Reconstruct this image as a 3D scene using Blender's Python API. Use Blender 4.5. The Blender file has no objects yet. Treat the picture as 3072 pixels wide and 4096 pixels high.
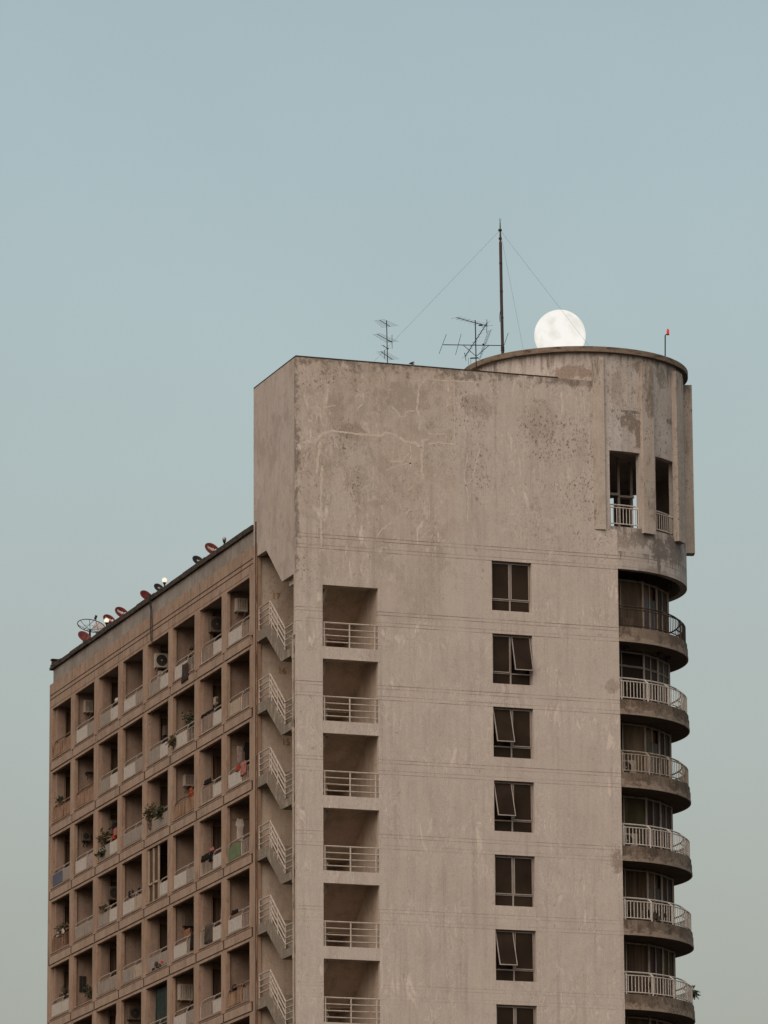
import bpy, bmesh, math, random
from mathutils import Vector, Matrix
R = math.radians
random.seed(7)
S = bpy.context.scene
COL = S.collection

# ------------------------------------------------------------------ camera
F, PITCH, YAW, ROLL = 21164.6, R(13.0947), R(19.2636), R(-0.3421)
CAM = Vector((-62.3935, -188.7943, 0.0))
fw = Vector((math.sin(YAW)*math.cos(PITCH), math.cos(YAW)*math.cos(PITCH), math.sin(PITCH)))
r0 = Vector((math.cos(YAW), -math.sin(YAW), 0)); u0 = r0.cross(fw)
rt = math.cos(ROLL)*r0 + math.sin(ROLL)*u0
upv = -math.sin(ROLL)*r0 + math.cos(ROLL)*u0
cam = bpy.data.cameras.new('camera'); co = bpy.data.objects.new('camera', cam); COL.objects.link(co)
m = Matrix((rt, upv, -fw)).transposed().to_4x4(); m.translation = CAM; co.matrix_world = m
cam.sensor_fit = 'HORIZONTAL'; cam.sensor_width = 36; cam.lens = F/3072*36
cam.clip_start = 1; cam.clip_end = 60000
S.camera = co
def at(px, py, ax, val):
    """photo pixel -> point on the plane coordinate[ax] = val (used to measure the building)"""
    d = fw + rt*((px-1536)/F) - upv*((py-2048)/F)
    return CAM + d*((val-CAM[ax])/d[ax])

# ------------------------------------------------------------------ world, sun, exposure
W = bpy.data.worlds.new('World'); S.world = W; W.use_nodes = True
nt = W.node_tree; N = nt.nodes; LK = nt.links; N.clear()
out = N.new('ShaderNodeOutputWorld'); bg = N.new('ShaderNodeBackground'); LK.new(bg.outputs[0], out.inputs[0])
tc = N.new('ShaderNodeTexCoord'); sep = N.new('ShaderNodeSeparateXYZ'); LK.new(tc.outputs['Generated'], sep.inputs[0])
def lin(c):
    return tuple((v/255/12.92 if v/255 <= .04045 else ((v/255+.055)/1.055)**2.4) for v in c) + (1,)
ramp = N.new('ShaderNodeValToRGB'); LK.new(sep.outputs['Z'], ramp.inputs[0])
ramp.color_ramp.interpolation = 'B_SPLINE'; el = ramp.color_ramp.elements
el[0].position = 0.0; el[0].color = lin((120, 118, 112))
el[1].position = 1.0; el[1].color = lin((112, 132, 146))
for p, c in ((.11, (160, 162, 152)), (.148, (165, 168, 159)), (.18, (171, 178, 173)), (.22, (173, 185, 183)), (.265, (170, 187, 189)), (.31, (164, 183, 188)), (.34, (160, 180, 186)), (.6, (135, 157, 170))):
    e = el.new(p); e.color = lin(c)
# sky towards the set sun (behind the camera) is warmer and brighter
dot = N.new('ShaderNodeVectorMath'); dot.operation = 'DOT_PRODUCT'; LK.new(tc.outputs['Generated'], dot.inputs[0])
SUN_AZ = Vector((-.68, -.73, .0)).normalized()
dot.inputs[1].default_value = (SUN_AZ.x, SUN_AZ.y, .35)
gr = N.new('ShaderNodeMapRange'); gr.interpolation_type = 'SMOOTHSTEP'
gr.inputs[1].default_value = .05; gr.inputs[2].default_value = 1.0; gr.inputs[3].default_value = 0; gr.inputs[4].default_value = 1
LK.new(dot.outputs['Value'], gr.inputs[0])
abv = N.new('ShaderNodeMapRange'); abv.inputs[1].default_value = -.05; abv.inputs[2].default_value = .05
LK.new(sep.outputs['Z'], abv.inputs[0])
gm = N.new('ShaderNodeMath'); gm.operation = 'MULTIPLY'; LK.new(gr.outputs[0], gm.inputs[0]); LK.new(abv.outputs[0], gm.inputs[1])
gl = N.new('ShaderNodeMix'); gl.data_type = 'RGBA'; gl.blend_type = 'ADD'; gl.inputs[7].default_value = (.62, .44, .33, 1)
LK.new(gm.outputs[0], gl.inputs[0]); LK.new(ramp.outputs[0], gl.inputs[6])
sky = N.new('ShaderNodeTexSky'); sky.sky_type = 'NISHITA'; sky.sun_disc = False
sky.sun_elevation = R(14); sky.sun_rotation = math.atan2(SUN_AZ.x, SUN_AZ.y)
nm = N.new('ShaderNodeMix'); nm.data_type = 'RGBA'; nm.blend_type = 'ADD'; nm.inputs[0].default_value = .006
LK.new(gl.outputs[2], nm.inputs[6]); LK.new(sky.outputs[0], nm.inputs[7])
hz = N.new('ShaderNodeTexNoise'); hz.inputs['Scale'].default_value = 14; hz.inputs['Detail'].default_value = 5; LK.new(tc.outputs['Generated'], hz.inputs['Vector'])
hr = N.new('ShaderNodeMapRange'); hr.inputs[1].default_value = .3; hr.inputs[2].default_value = .7; hr.inputs[3].default_value = .975; hr.inputs[4].default_value = 1.025; LK.new(hz.outputs['Fac'], hr.inputs[0])
hm = N.new('ShaderNodeVectorMath'); hm.operation = 'SCALE'; LK.new(nm.outputs[2], hm.inputs[0]); LK.new(hr.outputs[0], hm.inputs['Scale'])
LK.new(hm.outputs[0], bg.inputs[0]); bg.inputs[1].default_value = 1.0

sl = bpy.data.lights.new('sun', 'SUN'); sl.energy = 1.95; sl.angle = R(60); sl.color = (1, .86, .74)
so = bpy.data.objects.new('sun', sl); COL.objects.link(so)
sdir = Vector((SUN_AZ.x, SUN_AZ.y, math.tan(R(44)))).normalized()
so.rotation_euler = sdir.to_track_quat('Z', 'Y').to_euler(); so.location = (-80, -80, 90)
S.view_settings.view_transform = 'Standard'; S.view_settings.look = 'None'
S.view_settings.exposure = 0; S.view_settings.gamma = 1; S.view_settings.use_curve_mapping = False

# ------------------------------------------------------------------ materials
class NB:
    """tiny node helper"""
    def __init__(s, name, rough=.9, spec=.2):
        s.m = bpy.data.materials.new(name); s.m.use_nodes = True
        s.t = s.m.node_tree; s.p = s.t.nodes['Principled BSDF']
        s.p.inputs['Roughness'].default_value = rough; s.p.inputs['Specular IOR Level'].default_value = spec
        s.tc = s.t.nodes.new('ShaderNodeTexCoord')
    def n(s, k): return s.t.nodes.new('ShaderNode'+k)
    def l(s, a, b): s.t.links.new(a, b)
    def noise(s, sc=(1, 1, 1), scale=1, detail=4, rough=.55, off=(0, 0, 0), dist=0):
        mp = s.n('Mapping'); mp.inputs['Scale'].default_value = sc; mp.inputs['Location'].default_value = off
        s.l(s.tc.outputs['Object'], mp.inputs[0])
        t = s.n('TexNoise'); t.inputs['Scale'].default_value = scale; t.inputs['Detail'].default_value = detail
        t.inputs['Roughness'].default_value = rough; t.inputs['Distortion'].default_value = dist
        s.l(mp.outputs[0], t.inputs['Vector']); return t.outputs['Fac']
    def rng(s, x, a, b, c=0, d=1):
        r = s.n('MapRange'); r.inputs[1].default_value = a; r.inputs[2].default_value = b
        r.inputs[3].default_value = c; r.inputs[4].default_value = d; s.l(x, r.inputs[0]); return r.outputs[0]
    def op(s, o, a, b=None):
        q = s.n('Math'); q.operation = o
        for i, v in enumerate((a, b)):
            if v is None: continue
            if isinstance(v, (int, float)): q.inputs[i].default_value = v
            else: s.l(v, q.inputs[i])
        return q.outputs[0]
    def mix(s, f, a, b, mode='MIX'):
        q = s.n('Mix'); q.data_type = 'RGBA'; q.blend_type = mode
        if isinstance(f, (int, float)): q.inputs[0].default_value = f
        else: s.l(f, q.inputs[0])
        for i, v in ((6, a), (7, b)):
            if isinstance(v, tuple): q.inputs[i].default_value = v if len(v) == 4 else v+(1,)
            else: s.l(v, q.inputs[i])
        return q.outputs[2]
    def xyz(s):
        q = s.n('SeparateXYZ'); s.l(s.tc.outputs['Object'], q.inputs[0]); return q.outputs
    def band(s, x, c, w):      # 1 inside |x-c|<w, soft edge
        return s.rng(s.op('ABSOLUTE', s.op('SUBTRACT', x, c)), w*.5, w*1.3, 1, 0)
    def bump(s, h, st=.2, d=.01):
        b = s.n('Bump'); b.inputs['Strength'].default_value = st; b.inputs['Distance'].default_value = d
        s.l(h, b.inputs['Height']); s.l(b.outputs[0], s.p.inputs['Normal'])
    def done(s, c):
        s.l(c, s.p.inputs['Base Color']); return s.m

def plaster(name, a, b, dark, speck=.5, speck_lo=47, streak=.5, grooves=None, scuff=.5, seed=0, grime=0, rust=0, edges=False, patch=1, lip=None, drip=None, zone=None, spots=None, stains=None):
    k = NB(name); o = (seed*3.1, seed*1.7, seed*2.3)
    def sc(c, f): return tuple(min(1, v*f) for v in c)
    big = k.noise(scale=.42, detail=9, off=o, rough=.66, dist=.5); mid = k.noise(scale=1.6, detail=8, off=o, rough=.68)
    c = k.mix(k.rng(big, .44, .56), a, b)
    pat = k.noise((1, 1, .6), .95, 9, .7, (o[0]+31, o[1]+3, o[2]), .4)
    c = k.mix(k.op('MULTIPLY', k.rng(pat, .52, .59), .75*patch), c, sc(a, .72))
    c = k.mix(k.op('MULTIPLY', k.rng(pat, .46, .38), .6*patch), c, sc(b, 1.16))
    c = k.mix(k.op('MULTIPLY', k.rng(mid, .52, .64), .5*min(1, patch+.2)), c, sc(a, .6))
    X, Y, z = k.xyz()
    if zone:
        zf = k.rng(k.op('ADD', X, k.op('MULTIPLY', k.op('SUBTRACT', mid, .5), 1.6)), zone[0]-.12, zone[0]+.12)
        z2 = k.rng(k.op('ADD', z, k.op('MULTIPLY', k.op('SUBTRACT', big, .5), 14)), 47, 40)
        c = k.mix(k.op('MULTIPLY', k.op('MAXIMUM', zf, z2), zone[2]), c, zone[1])
    fs = k.noise((9, 9, .35), 1, 6, .7, (o[0]+41, 1, o[2]))
    c = k.mix(k.op('MULTIPLY', k.rng(fs, .52, .66), .3*streak), c, sc(a, .62)); c = k.mix(k.op('MULTIPLY', k.rng(fs, .48, .36), .22*streak), c, sc(b, 1.2))
    st = k.noise((3.2, 3.2, .15), 1, 6, .62, o)
    c = k.mix(k.op('MULTIPLY', k.rng(st, .53, .7), .5*streak), c, sc(a, .5))
    c = k.mix(k.op('MULTIPLY', k.rng(st, .47, .32), .32*streak), c, sc(b, 1.22))
    if rust:
        rs = k.noise((3.4, 3.4, .24), 1.1, 7, .66, (o[0]+9, 4, o[2]))
        c = k.mix(k.op('MULTIPLY', k.rng(rs, .55, .66), rust), c, (.20, .105, .055))
    if scuff:
        n2 = k.noise((2.6, 2.6, .8), 1, 6, .6, (o[0]+5, o[1], o[2]+8), .6)
        msk = k.rng(k.noise(scale=.45, detail=3, off=(o[0]+2, 9, o[2])), .44, .56)
        ln = k.op('MAXIMUM', k.rng(n2, .6, .66), k.op('MULTIPLY', k.band(n2, .5, .009), .8))
        c = k.mix(k.op('MULTIPLY', k.op('MULTIPLY', ln, msk), scuff), c, sc(b, 1.45))
    if grooves:
        fr = k.op('FRACT', k.op('DIVIDE', k.op('SUBTRACT', z, grooves[0]), 2.9))
        br = k.noise((.8, .8, 5), 1, 6, .7, (o[0], o[1], 3)); tot = None
        for off, wgt in grooves[1]:
            g = k.op('MULTIPLY', k.band(fr, off/2.9, .0052), wgt); tot = g if tot is None else k.op('ADD', tot, g)
        tot = k.op('MULTIPLY', tot, k.rng(br, .4, .58, .25, 1))
        fade = k.op('MULTIPLY', k.rng(z, 26, 42, .3, 1.25), k.op('LESS_THAN', z, 45.6))
        c = k.mix(k.op('MINIMUM', k.op('MULTIPLY', tot, fade), 1), c, (.115, .07, .045))
    if grime:
        gz = k.noise((1.7, 1.7, .55), 1.2, 9, .74, (o[0]+20, 1, o[2]))
        c = k.mix(k.op('MULTIPLY', k.rng(gz, .60-.2*grime, .72-.2*grime), .85), c, dark)
    def blob(x0, z0, rx, rz):
        dx = k.op('DIVIDE', k.op('SUBTRACT', X, x0), rx); dz = k.op('DIVIDE', k.op('SUBTRACT', z, z0), rz)
        return k.rng(k.op('ADD', k.op('MULTIPLY', dx, dx), k.op('MULTIPLY', dz, dz)), 1.4, .2)
    for (x0, z0, rx, rz, col, w_) in stains or ():
        bn = k.noise((1, 1, .7), 4.2, 9, .8, (o[0]+x0, 3, z0))
        c = k.mix(k.op('MULTIPLY', k.rng(k.op('ADD', bn, k.op('MULTIPLY', blob(x0, z0, rx, rz), .2)), .57, .65), k.op('MULTIPLY', k.op('MINIMUM', k.op('MULTIPLY', blob(x0, z0, rx*1.5, rz*1.5), 3), 1), w_)), c, col)
    if drip:
        dn = k.noise((4.2, 4.2, .5), 1, 8, .72, (o[0]+11, 5, o[2])); dl = None
        for zt_, ln_ in drip:
            r_ = k.op('MULTIPLY', k.rng(z, zt_-ln_, zt_), k.op('LESS_THAN', z, zt_+.04)); dl = r_ if dl is None else k.op('MAXIMUM', dl, r_)
        c = k.mix(k.op('MULTIPLY', k.rng(k.op('ADD', dn, k.op('MULTIPLY', dl, .2)), .63, .75), k.op('MULTIPLY', k.op('MINIMUM', k.op('MULTIPLY', dl, 3), 1), .88)), c, dark)
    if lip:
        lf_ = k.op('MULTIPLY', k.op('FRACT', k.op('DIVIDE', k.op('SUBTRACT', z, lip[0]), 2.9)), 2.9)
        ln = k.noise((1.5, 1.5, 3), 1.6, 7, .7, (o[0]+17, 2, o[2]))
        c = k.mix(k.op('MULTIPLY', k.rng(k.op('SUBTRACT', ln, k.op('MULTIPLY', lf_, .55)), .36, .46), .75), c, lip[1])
    if edges:
        e1 = k.op('MAXIMUM', k.rng(z, 51.7, 52.45), k.op('MULTIPLY', k.rng(X, .28, .02), k.rng(z, 41, 45)))
        en = k.noise((1.6, 1.6, 1.2), 2.2, 8, .74, (o[0]+3, 2, 4))
        c = k.mix(k.op('MULTIPLY', k.rng(k.op('ADD', en, k.op('MULTIPLY', e1, .22)), .62, .74), .8), c, dark)
    if speck:
        cl = k.noise((1, 1, .75), .42, 5, .66, (o[0]+7, o[1], o[2]+3))
        hi = k.rng(z, speck_lo-3, speck_lo+3, .22, 1); f = None
        for s_, t_ in ((7, .59), (15, .58)):
            sp = k.noise((1, 1, .65), s_, 5, .66, o)
            g = k.rng(sp, t_, t_+.05); f = g if f is None else k.op('MAXIMUM', f, g)
        cm = k.rng(cl, .48, .6)
        if spots:
            sm = None
            for q_ in spots: g = blob(*q_); sm = g if sm is None else k.op('MAXIMUM', sm, g)
            cm = k.op('MINIMUM', k.op('MAXIMUM', k.op('MULTIPLY', cm, .35), k.op('MULTIPLY', sm, k.rng(cl, .36, .5))), 1)
        f = k.op('MULTIPLY', f, k.op('MULTIPLY', cm, hi))
        c = k.mix(k.op('MINIMUM', k.op('MULTIPLY', f, speck*1.6), .92), c, dark)
    peb = k.noise((1, 1, .75), 4.5, 7, .72, (o[0]+51, 2, o[2]))
    pm = k.rng(pat, .42, .6)
    c = k.mix(k.op('MULTIPLY', k.op('MULTIPLY', k.rng(peb, .53, .64), .36), pm), c, sc(a, .64)); c = k.mix(k.op('MULTIPLY', k.op('MULTIPLY', k.rng(peb, .46, .37), .3), k.op('SUBTRACT', 1, pm)), c, sc(b, 1.22))
    fine = k.noise(scale=26, detail=6, off=o, rough=.75)
    c = k.mix(.28, c, k.mix(k.rng(fine, .35, .65), sc(a, .5), sc(b, 1.45)))
    k.bump(k.op('ADD', mid, k.op('MULTIPLY', fine, .4)), .5, .025)
    return k.done(c)

def plain(name, c, rough=.7, var=.25, spec=.25, metal=0, scale=6):
    k = NB(name, rough, spec); k.p.inputs['Metallic'].default_value = metal
    n = k.noise((1, 1, .6), scale, 5, .65)
    return k.done(k.mix(k.rng(n, .35, .7), tuple(min(1, v*(1+var*.5)) for v in c), tuple(v*(1-var) for v in c)))
def dirty(name, c, stain, amt=.5, rough=.75, sc=(5, 5, .8)):
    k = NB(name, rough, .25)
    n = k.noise(sc, 1.3, 6, .68); n2 = k.noise(scale=9, detail=5)
    b = k.mix(k.rng(n2, .35, .7), tuple(min(1, v*1.08) for v in c), tuple(v*.82 for v in c))
    return k.done(k.mix(k.rng(n, .66-.3*amt, .8-.25*amt), b, stain))
def emit(name, c, st):
    k = NB(name, .4, .1); k.p.inputs['Base Color'].default_value = tuple(v*.12 for v in c)+(1,)
    k.p.inputs['Emission Color'].default_value = c+(1,); k.p.inputs['Emission Strength'].default_value = st; return k.m

T = 44.92; H = 2.9
DK = (.055, .038, .026)
GV = (T, ((.53, 1), (.40, .8), (.11, .55), (H-.03, .8)))
M = {}
M['gable'] = plaster('weathered_plaster', (.44, .352, .288), (.465, .396, .342), DK, speck=1, speck_lo=44, grooves=GV, seed=1, edges=True, scuff=1, patch=.95, streak=.8, zone=(6.7, (.50, .437, .392), .7),
    spots=((7.3, 50.9, 1.1, 1.1), (10.6, 50.4, 1.6, 1.5), (1.9, 49.5, .7, .8), (2.4, 47.6, .35, .8), (7.6, 48.6, .6, 1.0), (12.2, 47.2, 1.2, 1.6), (12.4, 49.8, .5, 1.6), (1.5, 51.6, 1.6, .5), (.5, 44.2, .6, 1.2), (2.2, 40.75, 1.3, .35), (2.2, 37.85, 1.3, .35), (2.2, 34.9, 1.3, .35), (13, 33.6, .4, .8), (.6, 38.4, .6, 1)),
    stains=((1.6, 50.8, .35, .5, (.25, .19, .145), .6), (2.3, 49.6, .5, .4, (.21, .155, .115), .6), (7.5, 51.1, .8, .5, (.22, .165, .122), .5), (11.8, 52.35, 1.2, .16, (.17, .12, .085), .6), (4.5, 51.2, 1.0, .7, (.27, .21, .16), .6), (10.2, 50.6, .8, .9, (.29, .23, .18), .5), (13.1, 33.3, .3, .5, (.17, .125, .09), .8), (13, 40.2, .3, .3, (.2, .15, .11), .6)))
M['panel'] = plaster('smooth_plaster', (.41, .33, .275), (.43, .365, .32), DK, speck=.25, speck_lo=50, streak=.45, scuff=0, seed=2)
M['drum'] = plaster('stained_plaster', (.44, .375, .325), (.475, .425, .39), (.075, .052, .036), speck=.5, speck_lo=44, streak=.9, grooves=GV, scuff=.2, seed=3, grime=.12, rust=.12, patch=.5, drip=((46.62, 1.0), (53.6, 1.1), (45.6, .5)),
    stains=((13.95, 50.95, .6, .45, (.115, .075, .05), .95), (14.35, 50.4, .25, .6, (.115, .075, .05), .9), (14.1, 51.35, .55, .07, (.06, .042, .03), .9), (15.3, 45.95, .55, .5, (.06, .043, .031), .92), (16.3, 46.0, .6, .5, (.075, .054, .04), .85), (14.2, 46.2, .8, .35, (.12, .088, .064), .8), (13.0, 46.0, 1.0, .4, (.22, .165, .125), .7), (15.0, 44.9, .8, .3, (.17, .125, .093), .7), (15.6, 53.0, .3, .5, (.10, .07, .05), .8), (15.25, 45.3, .12, .5, (.05, .036, .026), .95), (16.1, 46.35, .5, .25, (.07, .05, .036), .9), (11.6, 52.85, .9, .3, (.19, .115, .07), .85), (14.5, 46.4, .5, .2, (.085, .06, .043), .9), (16.0, 51.3, .25, .15, (.06, .042, .03), .9), (14.4, 53.2, .3, .3, (.12, .085, .06), .8), (13.4, 52.2, .3, .8, (.2, .15, .115), .6)))
M['pil'] = plaster('pilaster_plaster', (.41, .335, .275), (.435, .375, .32), DK, speck=.7, speck_lo=43, streak=.9, scuff=0, seed=4, grime=.1, rust=.15, patch=.6, drip=((53.5, 2.0),),
    stains=((15.0, 52.3, .4, 1.3, (.10, .07, .05), .8), (15.1, 47.5, .3, .9, (.13, .095, .07), .6)))
M['wing'] = plaster('tan_paint', (.31, .20, .138), (.315, .222, .162), (.07, .043, .028), speck=.45, speck_lo=36, streak=1, scuff=0, seed=5, rust=.45, grime=.2)
M['fascia'] = plaster('tan_fascia', (.305, .207, .15), (.32, .23, .172), (.07, .043, .028), speck=.35, speck_lo=36, streak=.9, scuff=0, seed=6, rust=.38, grime=.16)
M['parapet'] = plaster('grey_concrete', (.235, .195, .165), (.27, .235, .205), (.05, .04, .03), speck=.4, speck_lo=40, streak=1, scuff=0, seed=7, rust=.15)
M['room'] = plaster('balcony_paint', (.25, .172, .128), (.265, .192, .148), (.08, .055, .04), speck=.2, speck_lo=40, streak=.8, scuff=0, seed=8)
M['stair'] = plaster('stair_paint', (.48, .37, .285), (.50, .40, .32), (.07, .05, .035), speck=.3, speck_lo=38, streak=.6, scuff=0, seed=9, rust=.15)
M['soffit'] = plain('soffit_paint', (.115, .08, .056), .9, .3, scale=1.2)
M['coping'] = dirty('mouldy_coping', (.065, .045, .032), (.018, .013, .010), .7, .9, (2.2, 2.2, 5))
M['rim'] = dirty('mouldy_rim', (.20, .15, .11), (.06, .043, .031), .55, .9, (1.5, 1.5, 6))
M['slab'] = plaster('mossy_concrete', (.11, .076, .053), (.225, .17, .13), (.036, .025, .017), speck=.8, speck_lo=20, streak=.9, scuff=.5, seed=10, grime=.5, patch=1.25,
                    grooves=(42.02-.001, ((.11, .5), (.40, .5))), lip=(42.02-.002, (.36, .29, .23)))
M['stringer'] = dirty('mouldy_stair_concrete', (.19, .152, .115), (.36, .30, .24), .48, .9, (2.6, 2.6, 1.2))
M['steel'] = dirty('white_rail_paint', (.50, .445, .39), (.30, .22, .16), .3, .5)
M['steel_dirty'] = dirty('grimy_rail_paint', (.33, .27, .215), (.12, .08, .055), .5, .6)
M['steel_rust'] = dirty('rusted_rail', (.045, .03, .021), (.13, .075, .045), .4, .8)
M['dark'] = plain('dark_metal', (.022, .018, .016), .6, .3)
M['mast'] = dirty('rusty_mast', (.055, .04, .034), (.10, .06, .045), .5, .7)
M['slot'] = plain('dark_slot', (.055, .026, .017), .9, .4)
M['W'] = dirty('white_sheet', (.41, .355, .305), (.27, .21, .16), .36, .7)
M['G'] = dirty('grey_sheet', (.25, .20, .165), (.17, .125, .09), .5, .75)
M['steel_beige'] = dirty('beige_rail_paint', (.36, .295, .245), (.20, .14, .10), .45, .6)
M['steel_stair'] = dirty('stair_rail_paint', (.42, .355, .30), (.28, .21, .16), .4, .6)
M['S'] = dirty('beige_sheet', (.34, .26, .19), (.20, .12, .07), .5, .8)
M['Rr'] = dirty('rust_sheet', (.30, .18, .11), (.09, .042, .022), .75, .85, (9, 9, .9))
M['L'] = plain('blue_sheet', (.075, .08, .105), .7, .3)
M['Nn'] = plain('green_sheet', (.11, .135, .06), .7, .35)
M['P'] = dirty('patterned_sheet', (.30, .23, .20), (.10, .06, .055), .5, .8, (9, 9, 7))
M['frame'] = plain('window_frame_metal', (.30, .25, .215), .45, .2, .4)
M['frame_w'] = plain('white_window_frame', (.33, .28, .24), .5, .15, .4)
k = NB('dark_glass', .3, .05); M['glass'] = k.done(k.mix(k.rng(k.noise(scale=.7, detail=3), .35, .65), (.036, .024, .016), (.018, .012, .008)))
def curtain(name, c, fold_shade=7):
    k = NB(name, .9, .1); n = k.noise((fold_shade, fold_shade, .25), 1.2, 3, .6)  # light and shade of the folds put into the colour; the sheets are flat
    return k.done(k.mix(k.rng(n, .35, .65), tuple(v*1.25 for v in c), tuple(v*.5 for v in c)))
M['cur_tan'] = curtain('tan_curtain', (.17, .125, .085), 1.2); M['cur_brown'] = curtain('brown_curtain', (.095, .065, .045))
M['cur_green'] = curtain('olive_curtain', (.085, .072, .042), 1); M['cur_blue'] = curtain('blue_grey_curtain', (.16, .16, .165), 2)
M['cur_grey'] = curtain('grey_curtain', (.14, .13, .115), 2); M['cur_mauve'] = curtain('mauve_curtain', (.075, .058, .052), 1.5)
M['ac'] = dirty('air_conditioner_shell', (.36, .30, .245), (.18, .13, .095), .45, .6)
M['acd'] = dirty('grimy_air_conditioner_shell', (.11, .08, .06), (.05, .035, .025), .5, .7)
M['grille'] = plain('fan_grille', (.03, .024, .02), .6, .4)
M['leaf'] = plain('leaf_green', (.042, .05, .022), .6, .6, .3, scale=14)
M['leafd'] = plain('leaf_dry', (.09, .07, .035), .7, .6, .2, scale=14)
M['pot'] = plain('clay_pot', (.10, .055, .035), .8, .3)
M['red'] = dirty('red_dish_paint', (.125, .014, .010), (.08, .016, .012), .4, .55)
M['redf'] = dirty('faded_red_dish_paint', (.155, .035, .030), (.10, .033, .028), .4, .6)
M['redo'] = dirty('orange_red_dish_paint', (.145, .024, .011), (.10, .024, .012), .4, .6)
M['black'] = plain('black_dish_paint', (.022, .018, .015), .55, .3)
M['label'] = plain('label_white', (.50, .43, .41), .6, .15); M['label_ink'] = plain('label_ink', (.20, .17, .18), .7, .2)
M['globe_on'] = emit('lit_globe', (1, .87, .66), 1.0)
M['globe_off'] = plain('unlit_globe', (.33, .29, .28), .3, .15, .5)
M['beacon'] = emit('red_beacon_glass', (.75, .035, .02), .8)
M['num'] = dirty('faded_ochre_paint', (.33, .18, .06), (.33, .21, .11), .1, .9, (6, 6, 6))
M['filler'] = dirty('crack_filler', (.565, .475, .40), (.455, .37, .30), .55, .9, (5, 5, 5))
def cloth(name, c, v=.4): M[name] = plain(name, c, .95, v, .05, scale=5)
cloth('pink_cloth', (.30, .115, .095)); cloth('red_cloth', (.30, .05, .025)); cloth('orange_cloth', (.33, .11, .03)); cloth('black_cloth', (.018, .015, .014))
cloth('grey_brown_cloth', (.07, .055, .043)); cloth('white_cloth', (.42, .36, .31)); cloth('brown_cloth', (.20, .10, .055)); cloth('teal_cloth', (.035, .045, .038)); cloth('dark_mix', (.045, .034, .028))
M['wood'] = dirty('brown_shutter_wood', (.10, .055, .032), (.04, .022, .014), .5, .8)
k = NB('ground_soil', .95); M['ground'] = k.done(k.mix(k.noise(scale=.05, detail=8), (.05, .042, .035), (.035, .034, .027)))
k = NB('moon_surface', 1, 0)
mn = k.noise(scale=.012, detail=5, rough=.55, off=(3.2, 1.1, 5.7)); mf = k.noise(scale=.045, detail=5, rough=.6)
mc = k.mix(k.rng(mn, .44, .6), (.945, .925, .865), (.81, .785, .72)); mc = k.mix(k.op('MULTIPLY', k.rng(mf, .5, .7), .25), mc, (.80, .77, .71))
k.p.inputs['Base Color'].default_value = (0, 0, 0, 1); k.l(mc, k.p.inputs['Emission Color']); k.p.inputs['Emission Strength'].default_value = 1.0
M['moon'] = k.m

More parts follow.
